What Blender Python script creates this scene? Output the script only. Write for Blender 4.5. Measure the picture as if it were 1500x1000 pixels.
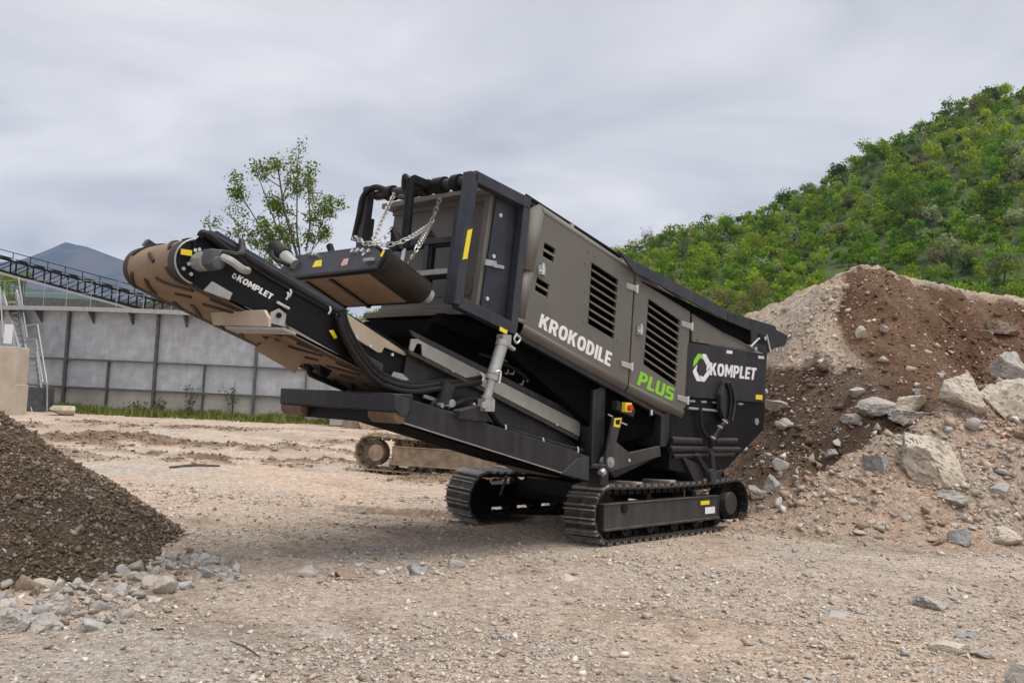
import bpy, bmesh, math, random
import numpy as np
from mathutils import Vector, Matrix

for o in list(bpy.data.objects): bpy.data.objects.remove(o)
sc = bpy.context.scene
COL = sc.collection
random.seed(7); RNG = np.random.default_rng(7)

# ------------------------------------------------------------------ camera
FPX = 1350.0; PITCH = math.radians(3.4); ROLL = math.radians(2.7); EYE = 1.65
cp, sp_, cr, sr = math.cos(PITCH), math.sin(PITCH), math.cos(ROLL), math.sin(ROLL)
CR = np.array([[1,0,0],[0,cp,-sp_],[0,sp_,cp]]) @ np.array([[cr,0,-sr],[0,1,0],[sr,0,cr]])
CAM = np.array([0,0,EYE])
cam_d = bpy.data.cameras.new('camera'); cam = bpy.data.objects.new('camera', cam_d); COL.objects.link(cam)
cam_d.sensor_width = 36; cam_d.lens = 36*FPX/1500; cam_d.clip_start = 0.1; cam_d.clip_end = 20000
rt, fw, up = CR[:,0], CR[:,1], CR[:,2]
cam.matrix_world = Matrix(((rt[0],up[0],-fw[0],0),(rt[1],up[1],-fw[1],0),(rt[2],up[2],-fw[2],EYE),(0,0,0,1)))
sc.camera = cam

# ------------------------------------------------------------------ sky and sun (overcast day)
SUN_EL, SUN_AZ = math.radians(72), math.radians(125)      # azimuth from +Y towards +X
world = bpy.data.worlds.new('World'); sc.world = world; world.use_nodes = True
nt = world.node_tree; nt.nodes.clear()
def N(nt, t, **k):
    n = nt.nodes.new(t)
    for a, v in k.items():
        if a.startswith('i_'): n.inputs[a[2:].replace('_',' ')].default_value = v
        else: setattr(n, a, v)
    return n
sky = N(nt,'ShaderNodeTexSky', sky_type='NISHITA', sun_disc=False, sun_elevation=SUN_EL, sun_rotation=SUN_AZ, altitude=200, air_density=1.0, dust_density=2.0)
tc = N(nt,'ShaderNodeTexCoord'); sep = N(nt,'ShaderNodeSeparateXYZ'); nt.links.new(tc.outputs['Generated'], sep.inputs[0])
zz = N(nt,'ShaderNodeMath', operation='MAXIMUM'); nt.links.new(sep.outputs[2], zz.inputs[0]); zz.inputs[1].default_value = 0.0
za = N(nt,'ShaderNodeMath', operation='ADD'); nt.links.new(zz.outputs[0], za.inputs[0]); za.inputs[1].default_value = 0.22
dv = N(nt,'ShaderNodeVectorMath', operation='DIVIDE'); nt.links.new(tc.outputs['Generated'], dv.inputs[0])
cx = N(nt,'ShaderNodeCombineXYZ')
for i in range(3): nt.links.new(za.outputs[0], cx.inputs[i])
nt.links.new(cx.outputs[0], dv.inputs[1])
mp_ = N(nt,'ShaderNodeMapping'); nt.links.new(dv.outputs[0], mp_.inputs[0]); mp_.inputs['Scale'].default_value = (0.8,1.0,0.9); mp_.inputs['Rotation'].default_value=(0,0,0.5); mp_.inputs['Location'].default_value=(0.65,0.2,0)
nz = N(nt,'ShaderNodeTexNoise'); nz.inputs['Scale'].default_value = 1.7; nz.inputs['Detail'].default_value = 6; nz.inputs['Roughness'].default_value = .5; nz.inputs['Distortion'].default_value=.5
nt.links.new(mp_.outputs[0], nz.inputs['Vector'])
rp = N(nt,'ShaderNodeValToRGB'); rp.color_ramp.elements[0].position=.34; rp.color_ramp.elements[1].position=.63
SKY_DARK, SKY_LIGHT = (.27,.276,.305,1), (.445,.44,.447,1)
rp.color_ramp.elements[0].color=SKY_DARK; rp.color_ramp.elements[1].color=SKY_LIGHT
nt.links.new(nz.outputs['Fac'], rp.inputs[0])
bg1 = N(nt,'ShaderNodeBackground'); nt.links.new(sky.outputs[0], bg1.inputs[0]); bg1.inputs[1].default_value = 0.06
bg2 = N(nt,'ShaderNodeBackground'); nt.links.new(rp.outputs[0], bg2.inputs[0]); bg2.inputs[1].default_value = 1.0
mx = N(nt,'ShaderNodeMixShader'); mx.inputs[0].default_value = .93
nt.links.new(bg1.outputs[0], mx.inputs[1]); nt.links.new(bg2.outputs[0], mx.inputs[2])
wo = N(nt,'ShaderNodeOutputWorld'); nt.links.new(mx.outputs[0], wo.inputs[0])
sd = bpy.data.lights.new('sun','SUN'); sd.energy = 1.5; sd.angle = math.radians(48); sd.color = (1,.95,.89)
so = bpy.data.objects.new('sun', sd); COL.objects.link(so)
sdir = Vector((math.cos(SUN_EL)*math.sin(SUN_AZ), math.cos(SUN_EL)*math.cos(SUN_AZ), math.sin(SUN_EL)))
so.rotation_euler = sdir.to_track_quat('Z','Y').to_euler(); so.location = sdir*300
vs = sc.view_settings; vs.view_transform='Standard'; vs.look='None'; vs.exposure=1.08; vs.gamma=1; vs.use_curve_mapping=False
sc.cycles.use_denoising = True
try: sc.cycles.denoiser = 'OPENIMAGEDENOISE'
except Exception: pass
sc.cycles.max_bounces = 6; sc.cycles.diffuse_bounces = 3; sc.cycles.glossy_bounces = 3; sc.cycles.transparent_max_bounces = 6; sc.cycles.volume_bounces = 0

# ------------------------------------------------------------------ pixel <-> place
def ray(x, y): return CR @ np.array([(x-750)/FPX, 1, -(y-500)/FPX])
def gpt(x, y, h=0.0):
    d = ray(x,y); t = (h-EYE)/d[2]; return CAM + d*t
def at(x, y, Y):                       # the point of that pixel's ray at forward distance Y (metres)
    d = ray(x,y); return CAM + d*(Y/d[1])
YAW = math.radians(44.5)
LV = np.array([math.sin(YAW), math.cos(YAW), 0]); WV = np.array([-math.cos(YAW), math.sin(YAW), 0]); ZV = np.array([0,0,1.])
MO = gpt(880, 801); MM = np.array([LV, WV, ZV]); MC = MM @ (CAM-MO)
def S(x, y, b=.05):                    # machine point on a plane parallel to its side
    d = MM @ ray(x,y); t = (b-MC[1])/d[1]; return MC + d*t
def A(x, y, a):                        # machine point on a cross plane
    d = MM @ ray(x,y); t = (a-MC[0])/d[0]; return MC + d*t

# ------------------------------------------------------------------ noise on arrays
def _h(i, j, s):
    n = (i.astype(np.int64)*374761393 + j.astype(np.int64)*668265263 + s*1442695041) & 0x7fffffff
    n = ((n ^ (n >> 13))*1274126177) & 0x7fffffff
    return ((n ^ (n >> 16)) & 0xffff)/65535.0
def vnoise(x, y, s=0):
    x = np.asarray(x, float); y = np.asarray(y, float)
    i = np.floor(x); j = np.floor(y); u = x-i; v = y-j; u = u*u*(3-2*u); v = v*v*(3-2*v)
    return (_h(i,j,s)*(1-u)+_h(i+1,j,s)*u)*(1-v) + (_h(i,j+1,s)*(1-u)+_h(i+1,j+1,s)*u)*v
def fbm(x, y, f, o=4, s=0, g=.5):
    r = 0; a = 1; t = 0
    for k in range(o):
        r = r + a*(vnoise(np.asarray(x)*f+17.3*k, np.asarray(y)*f-9.1*k, s+k)-.5); t += a; a *= g; f *= 2.03
    return r/t*2
def vn3(p, s=0):
    i=np.floor(p); f=p-i; f=f*f*(3-2*f); r=0
    for dz in (0,1):
        kz=(i[:,2]+dz).astype(np.int64)*7919
        a=[_h(i[:,0]+dx+kz,i[:,1]+dy-kz,s) for dy in (0,1) for dx in (0,1)]
        q=(a[0]*(1-f[:,0])+a[1]*f[:,0])*(1-f[:,1])+(a[2]*(1-f[:,0])+a[3]*f[:,0])*f[:,1]
        r=r+q*(f[:,2] if dz else 1-f[:,2])
    return r
def fbm3(p, f, o=4, s=0):
    r=0; a=1; t=0
    for k in range(o): r=r+a*(vn3(p*f+3.7*k,s+k)-.5); t+=a; a*=.55; f*=2.1
    return r/t*2
def sstep(a, b, x):
    t = np.clip((np.asarray(x)-a)/(b-a), 0, 1); return t*t*(3-2*t)

# ------------------------------------------------------------------ mesh helpers
def link(name, me, mat=None, parent=None):
    o = bpy.data.objects.new(name, me); COL.objects.link(o)
    if mat is not None and me is not None and not me.materials: me.materials.append(mat)
    if parent is not None: o.parent = parent
    return o
def tag(o, label=None, cat=None, group=None, kind=None):
    if label: o['label'] = label
    if cat: o['category'] = cat
    if group: o['group'] = group
    if kind: o['kind'] = kind
    return o
class MB:
    def __init__(s): s.v=[]; s.f=[]
    def add(s, v, f):
        n=len(s.v); s.v += [tuple(map(float,p)) for p in v]; s.f += [tuple(i+n for i in q) for q in f]; return s
    def prism(s, pts, off):
        pts=[np.asarray(p,float) for p in pts]; n=len(pts); off=np.asarray(off,float)
        return s.add(pts+[p+off for p in pts], [tuple(range(n))[::-1], tuple(range(n,2*n))]+[(i,(i+1)%n,n+(i+1)%n,n+i) for i in range(n)])
    def box(s, c, size, rx=None):
        c=np.asarray(c,float); h=np.asarray(size,float)/2; R=np.eye(3) if rx is None else np.asarray(rx)
        v=[c+R@(h*np.array([i,j,k])) for i in (-1,1) for j in (-1,1) for k in (-1,1)]
        return s.add(v, [(0,1,3,2),(4,6,7,5),(0,4,5,1),(2,3,7,6),(0,2,6,4),(1,5,7,3)])
    def beam(s, p, q, w, h, upv=(0,0,1)):
        p=np.asarray(p,float); q=np.asarray(q,float); d=q-p; L=np.linalg.norm(d); d/=L
        u=np.asarray(upv,float); u=u-d*(u@d); u/=np.linalg.norm(u); r=np.cross(d,u)
        return s.box((p+q)/2, (L,w,h), np.array([d,r,u]).T)
    def tube(s, pts, r, n=10, caps=True):
        pts=[np.asarray(p,float) for p in pts]; m=len(pts); rs=r if hasattr(r,'__len__') else [r]*m
        T=[]; 
        for i in range(m):
            t=pts[min(i+1,m-1)]-pts[max(i-1,0)]; T.append(t/np.linalg.norm(t))
        u=np.cross(T[0],(0,0,1)); 
        if np.linalg.norm(u)<1e-3: u=np.cross(T[0],(1,0,0))
        u/=np.linalg.norm(u); v=[]
        for i in range(m):
            u=u-T[i]*(u@T[i]); u/=np.linalg.norm(u); w=np.cross(T[i],u)
            for k in range(n):
                a=2*math.pi*k/n; v.append(pts[i]+rs[i]*(math.cos(a)*u+math.sin(a)*w))
        f=[(i*n+k,i*n+(k+1)%n,(i+1)*n+(k+1)%n,(i+1)*n+k) for i in range(m-1) for k in range(n)]
        if caps: f += [tuple(range(n))[::-1], tuple((m-1)*n+k for k in range(n))]
        return s.add(v,f)
    def cyl(s, p, q, r, n=16): return s.tube([p,q], r, n)
    def me(s, name, smooth=False):
        m=bpy.data.meshes.new(name); m.from_pydata(s.v,[],s.f)
        b=bmesh.new(); b.from_mesh(m); bmesh.ops.recalc_face_normals(b,faces=b.faces[:]); b.to_mesh(m); b.free()
        if smooth:
            m.polygons.foreach_set('use_smooth',[True]*len(m.polygons))
            try: m.set_sharp_from_angle(angle=math.radians(40))
            except Exception: pass
        return m
    def build(s, name, mat, parent=None, smooth=False, bevel=0):
        o=link(name, s.me(name,smooth), mat, parent)
        if bevel:
            md=o.modifiers.new('bevel','BEVEL'); md.width=bevel; md.segments=2; md.limit_method='ANGLE'; md.angle_limit=math.radians(35); md.harden_normals=False
        return o
def holed(outer, holes, off):          # plate with holes: loops of 3D points, thickness vector
    b=bmesh.new(); off=Vector(off); rims=[]
    fs=[]
    for sgn in (0,1):
        es=[]
        for lp in [outer]+holes:
            vs_=[b.verts.new(Vector(p)+off*sgn) for p in lp]
            es+=[b.edges.new((vs_[i],vs_[(i+1)%len(vs_)])) for i in range(len(vs_))]
            rims.append(vs_)
        bmesh.ops.triangle_fill(b, use_beauty=True, use_dissolve=False, edges=es)
    k=len(holes)+1
    for i in range(k):
        r0,r1=rims[i],rims[i+k]; n=len(r0)
        for j in range(n): b.faces.new((r0[j],r0[(j+1)%n],r1[(j+1)%n],r1[j]))
    bmesh.ops.recalc_face_normals(b,faces=b.faces[:])
    m=bpy.data.meshes.new('plate'); b.to_mesh(m); b.free(); return m
def raw_mesh(name, V, F, mat=None, col=None, smooth=False):      # big numpy meshes, all faces of one size
    V=np.asarray(V,np.float32); F=np.asarray(F,np.int32); k=F.shape[1]
    m=bpy.data.meshes.new(name); m.vertices.add(len(V)); m.vertices.foreach_set('co',V.ravel())
    m.loops.add(F.size); m.loops.foreach_set('vertex_index',F.ravel())
    m.polygons.add(len(F)); m.polygons.foreach_set('loop_start',np.arange(0,F.size,k,dtype=np.int32))
    try: m.polygons.foreach_set('loop_total',np.full(len(F),k,dtype=np.int32))
    except Exception: pass
    if smooth: m.polygons.foreach_set('use_smooth',np.ones(len(F),bool))
    m.update(calc_edges=True)
    if col is not None:
        a=m.color_attributes.new('Col','FLOAT_COLOR','POINT'); c=np.ones((len(V),4),np.float32); c[:,:3]=col; a.data.foreach_set('color',c.ravel())
    if mat: m.materials.append(mat)
    return m

# ------------------------------------------------------------------ materials
def mat(name, c1, c2=None, rough=.6, metal=0, nscale=6, bump=0, bscale=30, dust=None, dustamt=.25, lo=.35, hi=.65, spec=.5, settle=0, streak=0, attr=False, trans=0, coords='Object'):
    m=bpy.data.materials.new(name); m.use_nodes=True; t=m.node_tree; p=t.nodes['Principled BSDF']
    p.inputs['Roughness'].default_value=rough; p.inputs['Metallic'].default_value=metal
    if 'Specular IOR Level' in p.inputs: p.inputs['Specular IOR Level'].default_value=spec
    tc=N(t,'ShaderNodeTexCoord')
    def noise(s,det=5,r=.6):
        n=N(t,'ShaderNodeTexNoise'); n.inputs['Scale'].default_value=s; n.inputs['Detail'].default_value=det; n.inputs['Roughness'].default_value=r; t.links.new(tc.outputs[coords],n.inputs['Vector']); return n
    def ramp(n,a,b,ca=(0,0,0,1),cb=(1,1,1,1)):
        r=N(t,'ShaderNodeValToRGB'); r.color_ramp.elements[0].position=a; r.color_ramp.elements[1].position=b; r.color_ramp.elements[0].color=ca; r.color_ramp.elements[1].color=cb; t.links.new(n,r.inputs[0]); return r
    if attr:
        at_=N(t,'ShaderNodeAttribute',attribute_name='Col'); cur=at_.outputs['Color']
    else:
        c2=c2 or tuple(min(1,x*1.25) for x in c1)
        cur=ramp(noise(nscale).outputs['Fac'],lo,hi,(*c1,1),(*c2,1)).outputs[0]
    if dust:
        mxn=N(t,'ShaderNodeMix',data_type='RGBA'); d=ramp(noise(nscale*.6,6,.7).outputs['Fac'],.45,.75)
        mm=N(t,'ShaderNodeMath',operation='MULTIPLY'); t.links.new(d.outputs[0],mm.inputs[0]); mm.inputs[1].default_value=dustamt
        t.links.new(mm.outputs[0],mxn.inputs[0]); t.links.new(cur,mxn.inputs[6]); mxn.inputs[7].default_value=(*dust,1); cur=mxn.outputs[2]
    def over(cur,fac,c3):
        q=N(t,'ShaderNodeMix',data_type='RGBA'); t.links.new(fac,q.inputs[0]); t.links.new(cur,q.inputs[6]); q.inputs[7].default_value=(*c3,1); return q.outputs[2]
    def mulv(a,k):
        q=N(t,'ShaderNodeMath',operation='MULTIPLY'); t.links.new(a,q.inputs[0])
        if isinstance(k,(int,float)): q.inputs[1].default_value=k
        else: t.links.new(k,q.inputs[1])
        return q.outputs[0]
    if streak:            # rain and dust runs down the panel
        mpn=N(t,'ShaderNodeMapping'); mpn.inputs['Scale'].default_value=(9,9,.8); t.links.new(tc.outputs[coords],mpn.inputs[0]); sn=N(t,'ShaderNodeTexNoise'); sn.inputs['Scale'].default_value=1; sn.inputs['Detail'].default_value=5; sn.inputs['Roughness'].default_value=.65; t.links.new(mpn.outputs[0],sn.inputs['Vector'])
        cur=over(cur,mulv(ramp(sn.outputs['Fac'],.46,.72).outputs[0],streak),DUST)
    if settle:            # dust lying on what faces up
        ge=N(t,'ShaderNodeNewGeometry'); sx_=N(t,'ShaderNodeSeparateXYZ'); t.links.new(ge.outputs['Normal'],sx_.inputs[0])
        up_=ramp(sx_.outputs[2],.35,.9).outputs[0]; cur=over(cur,mulv(mulv(up_,ramp(noise(11,6,.7).outputs['Fac'],.3,.7).outputs[0]),settle),DUST)
    t.links.new(cur,p.inputs['Base Color'])
    if bump:
        b=N(t,'ShaderNodeBump'); b.inputs['Strength'].default_value=bump; b.inputs['Distance'].default_value=.02; t.links.new(noise(bscale,6,.65).outputs['Fac'],b.inputs['Height']); t.links.new(b.outputs[0],p.inputs['Normal'])
    if trans:
        tl=N(t,'ShaderNodeBsdfTranslucent'); t.links.new(cur,tl.inputs[0]); ms=N(t,'ShaderNodeMixShader'); ms.inputs[0].default_value=trans
        t.links.new(p.outputs[0],ms.inputs[1]); t.links.new(tl.outputs[0],ms.inputs[2]); t.links.new(ms.outputs[0],t.nodes['Material Output'].inputs[0])
    return m
DUST=(.30,.25,.19)
M={}
M['dark']=mat('charcoal_paint',(.015,.016,.020),(.019,.020,.025),.38,nscale=3,dust=DUST,dustamt=.05,bump=.03,bscale=120,spec=.32,settle=.5,streak=.07)
M['navy']=mat('blue_grey_paint',(.024,.028,.038),(.031,.036,.047),.40,nscale=4,dust=DUST,dustamt=.06,bump=.03,bscale=120,spec=.35,settle=.35,streak=.06)
M['olive']=mat('olive_grey_paint',(.124,.116,.101),(.136,.128,.112),.5,nscale=2.2,dust=(.30,.26,.21),dustamt=.13,bump=.03,bscale=150,spec=.35,settle=.3,streak=.06)
M['olive2']=mat('lit_olive_paint',(.158,.149,.132),(.178,.168,.150),.62,nscale=3,spec=.3,streak=.1)  # lighter copy of the olive: sky light painted onto bevels, chamfers, edges
M['black']=mat('black_metal',(.005,.005,.006),(.009,.009,.010),.5,nscale=8,dust=DUST,dustamt=.02,spec=.18,settle=.2)
M['void']=mat('shade_black',(.002,.002,.0025),(.004,.004,.0045),.9,nscale=8,spec=.03)  # shade put into the colour: near-black for insides and undersides
M['rubber']=mat('black_rubber',(.007,.007,.008),(.012,.012,.012),.5,nscale=10,dust=DUST,dustamt=.04,spec=.25,settle=.25)
M['galv']=mat('galvanised_steel',(.36,.37,.36),(.47,.48,.46),.45,.55,nscale=14,dust=DUST,dustamt=.25)
M['galvpale']=mat('dusty_galvanised_sheet',(.30,.31,.28),(.38,.385,.35),.55,.2,nscale=6,dust=(.36,.31,.24),dustamt=.5)
M['chrome']=mat('bright_zinc',(.62,.63,.63),(.75,.76,.75),.3,.7,nscale=20)
M['chain']=mat('zinc_chain',(.42,.42,.40),(.6,.6,.57),.4,.5,nscale=40)
M['tan']=mat('dusty_tan_plate',(.40,.32,.23),(.50,.41,.31),.75,nscale=5,dust=(.45,.38,.3),dustamt=.4)
M['belt']=mat('dusty_conveyor_belt',(.21,.137,.085),(.27,.185,.118),.8,nscale=2.5,dust=(.36,.26,.175),dustamt=.35,streak=.1,bump=.15,bscale=60)
M['magbelt']=mat('black_magnet_belt',(.008,.0075,.007),(.022,.018,.014),.55,nscale=4,dust=(.2,.14,.09),dustamt=.12,spec=.25)
M['bumper']=mat('rusty_rubber_bumper',(.09,.05,.028),(.17,.10,.06),.5,nscale=6,dust=(.3,.2,.13),dustamt=.3)
M['beltdark']=mat('worn_belt_rubber',(.022,.018,.015),(.05,.038,.028),.7,nscale=7,dust=(.3,.2,.13),dustamt=.15)
M['shoe']=mat('worn_track_steel',(.014,.0135,.0135),(.05,.047,.044),.5,.3,nscale=14,dust=DUST,dustamt=.35,settle=.85,bump=.1,bscale=40)
M['pad']=mat('dusty_track_pad',(.24,.22,.20),(.36,.33,.30),.8,nscale=18,dust=(.42,.36,.3),dustamt=.4,bump=.3,bscale=60)
M['grouser']=mat('scuffed_grouser_edge',(.16,.155,.15),(.34,.33,.31),.45,.5,nscale=25,dust=(.40,.34,.27),dustamt=.6)
M['frame']=mat('charcoal_track_frame',(.032,.032,.034),(.040,.040,.042),.5,nscale=4,dust=DUST,dustamt=.10,bump=.05,bscale=60,spec=.3,settle=.6,streak=.12)
M['white']=mat('white_decal',(.74,.74,.74),(.8,.8,.8),.5,nscale=5)
M['green']=mat('green_decal',(.235,.56,.03),(.26,.6,.04),.5,nscale=5)
M['yellow']=mat('yellow_decal',(.80,.60,.02),(.85,.66,.03),.5,nscale=5)
M['red']=mat('red_plastic',(.55,.03,.02),(.6,.04,.03),.4,nscale=5)
M['pink']=mat('red_white_decal',(.55,.22,.2),(.7,.5,.48),.5,nscale=60,lo=.45,hi=.55)
M['grey']=mat('grey_cast_metal',(.30,.30,.30),(.42,.42,.41),.4,.4,nscale=12,dust=DUST,dustamt=.2)
M['mud']=mat('dried_mud_on_steel',(.26,.19,.125),(.40,.315,.225),.9,nscale=7,dust=(.12,.10,.08),dustamt=.7,bump=.4,bscale=35)
M['muddark']=mat('muddy_track_steel',(.10,.08,.06),(.27,.21,.15),.9,nscale=9,bump=.4,bscale=35)
M['galvtank']=mat('weathered_tank_sheet',(.33,.355,.39),(.48,.505,.535),.6,.1,streak=.3,nscale=2.6,dust=(.36,.35,.33),dustamt=.45,bump=.08,bscale=40)
M['tankstain']=mat('lime_stained_tank_sheet',(.34,.32,.29),(.50,.46,.41),.8,0,nscale=1.4,dust=(.28,.27,.26),dustamt=.5,bump=.08,bscale=40)
M['ribmat']=mat('dark_weathered_rib',(.07,.075,.08),(.12,.125,.13),.6,.2,nscale=5)
M['railsteel']=mat('pale_galvanised_rail',(.26,.275,.29),(.38,.395,.405),.5,.3,nscale=9)
M['conc']=mat('stained_concrete',(.34,.31,.27),(.48,.43,.37),.9,nscale=2.2,dust=(.22,.2,.18),dustamt=.35,bump=.2,bscale=20)
M['conctan']=mat('tan_concrete',(.46,.38,.30),(.56,.48,.39),.9,nscale=1.8,dust=(.3,.26,.21),dustamt=.3,bump=.2,bscale=20)
M['bark']=mat('grey_brown_bark',(.07,.058,.048),(.13,.11,.09),.9,nscale=12,bump=.3,bscale=30)
M['leaf']=mat('leaves',(0,0,0),rough=.7,attr=True,trans=.5,spec=.05)
M['grass']=mat('grass_blades',(0,0,0),rough=.6,attr=True,trans=.3,spec=.3)
M['stonecol']=mat('mixed_stone',(0,0,0),rough=.95,attr=True,spec=.15)

# ================================================================== SETTING
def tab(x, pts):
    xs=[p[0] for p in pts]; ys=[p[1] for p in pts]; return np.interp(x, xs, ys)
def ground_h(x, y):
    x=np.asarray(x,float); y=np.asarray(y,float)
    near=1-sstep(40,90,np.hypot(x,y))
    h=.30*sstep(23,35,y) + near*(.05*fbm(x,y,.35,3,3)+.022*fbm(x,y,1.7,3,11)+.020*fbm(x,y,6,3,21)+.010*np.abs(fbm(x,y,13,2,22)))
    rut=sstep(.12,.40,fbm(x*.35,y,.55,3,31))*sstep(16,19,y)*(1-sstep(28,31,y))*(1-sstep(-1,2,x))
    h=h+rut*(.10+.16*fbm(x,y,2.6,3,41))*near
    am=(x-MO[0])*LV[0]+(y-MO[1])*LV[1]; bm=(x-MO[0])*WV[0]+(y-MO[1])*WV[1]      # tread prints left by the crusher
    prn=(sstep(.26,.20,np.abs(bm-.22))+sstep(.26,.20,np.abs(bm-2.16)))*sstep(.1,-.3,am)*sstep(-7,-4,am)*sstep(-.35,.2,fbm(x,y,.8,3,35))
    h=h+prn*(.016*np.sin(am*2*math.pi/.15)-.012)
    und=1-sstep(2.2,3.4,np.hypot((x-1.6)/1.25,(y-12.2)))            # the pressed place under the tracks
    return h*(1-.92*und)-.01*und
RIDGE=[(-1.5,-1),(1.0,.5),(3,2.0),(4.9,3.42),(6.05,4.15),(7.0,4.68),(7.6,4.72),(8.2,4.66),(9.1,4.45),(10.6,4.02),(13,3.5),(17,2.6),(22,1.0),(26,-1)]
CRESTH=[(3.1,-.2),(3.5,.08),(4.3,.6),(5.4,1.2),(6.8,1.8),(8.3,2.45),(10,2.75),(13,2.9),(18,2.2),(24,.2),(26,-1)]
CRESTY=[(3.3,13.2),(4.2,13.1),(5.4,13.5),(6.8,14.3),(8.3,15.0),(12,15.6)]
def main_heap(x, y):
    yr=19.0
    h=tab(x,RIDGE)
    nose=np.exp(-((x-6.0)/1.5)**2)
    f=np.where(y<yr, .80*(yr-y)-.55*nose*np.clip(yr-y,0,1.6), .7*np.maximum(y-yr-1.2,0))
    dug=1.0*np.exp(-((x-9.0)/1.7)**2-((y-16.7)/1.3)**2)
    ap=1.0*np.exp(-((x-4.4)/1.0)**2-((y-14.5)/1.05)**2)-.06
    return np.maximum(h-f-dug*sstep(6.6,7.6,x),ap)
def berm(x, y):
    ch=tab(x,CRESTH); cy=tab(x,CRESTY); fy=11.55+.05*np.sin(x*1.7)+1.0*(1-sstep(3.4,4.7,x))
    t=np.clip((y-fy)/np.maximum(cy-fy,.2),-1,3)
    up_=np.where(t<1, ch*np.sign(t)*np.abs(np.clip(t,-1,1))**1.15, ch-.55*(y-cy))
    return np.where(t<0, -1.0*np.abs(t), up_)
def heap_h(x, y):
    x=np.asarray(x,float); y=np.asarray(y,float)
    a=main_heap(x,y); b=berm(x,y); k=.35
    m=np.maximum(a,b)+np.where(np.abs(a-b)<k,(k-np.abs(a-b))**2/(4*k),0)
    amp=sstep(-.2,.6,m)
    return m+amp*(.30*fbm(x,y,.55,4,51)+.16*np.abs(fbm(x,y,1.6,4,61))+.10*fbm(x,y,4.5,3,71)+.05*np.abs(fbm(x,y,11,2,72)))
PILE=(-5.74,8.75,2.60,1.80)
def pile_h(x, y):
    r=np.hypot(np.asarray(x)-PILE[0],np.asarray(y)-PILE[1]); a=np.arctan2(np.asarray(y)-PILE[1],np.asarray(x)-PILE[0])
    r=r*(1+.05*np.sin(a*3+1)+.03*np.sin(a*7))
    h=PILE[3]*(1-r/PILE[2]); h=np.where(h>1.7,1.7+(h-1.7)*.5,h)
    return h+.09*fbm(x,y,1.0,3,81)+.03*fbm(x,y,6,2,82)
def surf(x, y): return np.maximum(np.maximum(ground_h(x,y),heap_h(x,y)),pile_h(x,y))
def hit(px_, py_, lo=4.5, hi=45):
    d=ray(px_,py_); d=d/d[1]; T=np.arange(lo,hi,.02); P=CAM[None]+d[None]*T[:,None]
    below=P[:,2]<surf(P[:,0],P[:,1]); i=np.argmax(below) if below.any() else len(T)-1
    return P[i]

def soil_material(name, kind):
    m=bpy.data.materials.new(name); m.use_nodes=True; t=m.node_tree; p=t.nodes['Principled BSDF']; p.inputs['Roughness'].default_value=.95
    if 'Specular IOR Level' in p.inputs: p.inputs['Specular IOR Level'].default_value=.2
    tc=N(t,'ShaderNodeTexCoord'); a=N(t,'ShaderNodeAttribute',attribute_name='Col')
    def noise(s,d=6,r=.65):
        n=N(t,'ShaderNodeTexNoise'); n.inputs['Scale'].default_value=s; n.inputs['Detail'].default_value=d; n.inputs['Roughness'].default_value=r; t.links.new(tc.outputs['Object'],n.inputs['Vector']); return n.outputs['Fac']
    def ramp(f,e):
        r=N(t,'ShaderNodeValToRGB'); el=r.color_ramp.elements
        while len(el)<len(e): el.new(.5)
        for q,(po,c) in zip(el,e): q.position=po; q.color=(*c,1) if len(c)==3 else c
        t.links.new(f,r.inputs[0]); return r.outputs[0]
    def mul(c1,c2,fac=1.0,bl='MULTIPLY'):
        n=N(t,'ShaderNodeMix',data_type='RGBA',blend_type=bl); n.inputs[0].default_value=fac; t.links.new(c1,n.inputs[6]); t.links.new(c2,n.inputs[7]); return n.outputs[2]
    g=lambda v:(v,v,v)
    c=a.outputs['Color']
    c=mul(c,ramp(noise(1.3),[(.3,(.80,.77,.74)),(.5,(1,1,1)),(.72,(1.0,1.03,1.08))]))
    c=mul(c,ramp(noise(9,8,.75),[(.32,g(.62)),(.5,g(1)),(.66,g(1.18))]))
    vo=N(t,'ShaderNodeTexVoronoi'); vo.inputs['Scale'].default_value=26; t.links.new(tc.outputs['Object'],vo.inputs['Vector'])
    sp=N(t,'ShaderNodeSeparateColor'); t.links.new(vo.outputs['Color'],sp.inputs[0])
    c=mul(c,ramp(sp.outputs[0],[(0,(.74,.71,.68)),(.5,(1,1,1)),(.9,(1.1,1.1,1.1)),(1,(1.35,1.35,1.38))]),.8)
    v2=N(t,'ShaderNodeTexVoronoi'); v2.inputs['Scale'].default_value=70; t.links.new(tc.outputs['Object'],v2.inputs['Vector'])
    s2=N(t,'ShaderNodeSeparateColor'); t.links.new(v2.outputs['Color'],s2.inputs[0])
    c=mul(c,ramp(s2.outputs[1],[(0,g(.7)),(.5,g(1)),(1,g(1.3))]),.7)
    t.links.new(c,p.inputs['Base Color'])
    ad=N(t,'ShaderNodeMath',operation='ADD'); t.links.new(noise(22,8,.75),ad.inputs[0])
    m1=N(t,'ShaderNodeMath',operation='MULTIPLY'); t.links.new(vo.outputs['Distance'],m1.inputs[0]); m1.inputs[1].default_value=-.6; t.links.new(m1.outputs[0],ad.inputs[1])
    b=N(t,'ShaderNodeBump'); b.inputs['Strength'].default_value=1.0; b.inputs['Distance'].default_value=.045; t.links.new(ad.outputs[0],b.inputs['Height']); t.links.new(b.outputs[0],p.inputs['Normal'])
    return m
M['soil']=soil_material('loose_soil',0)

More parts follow.
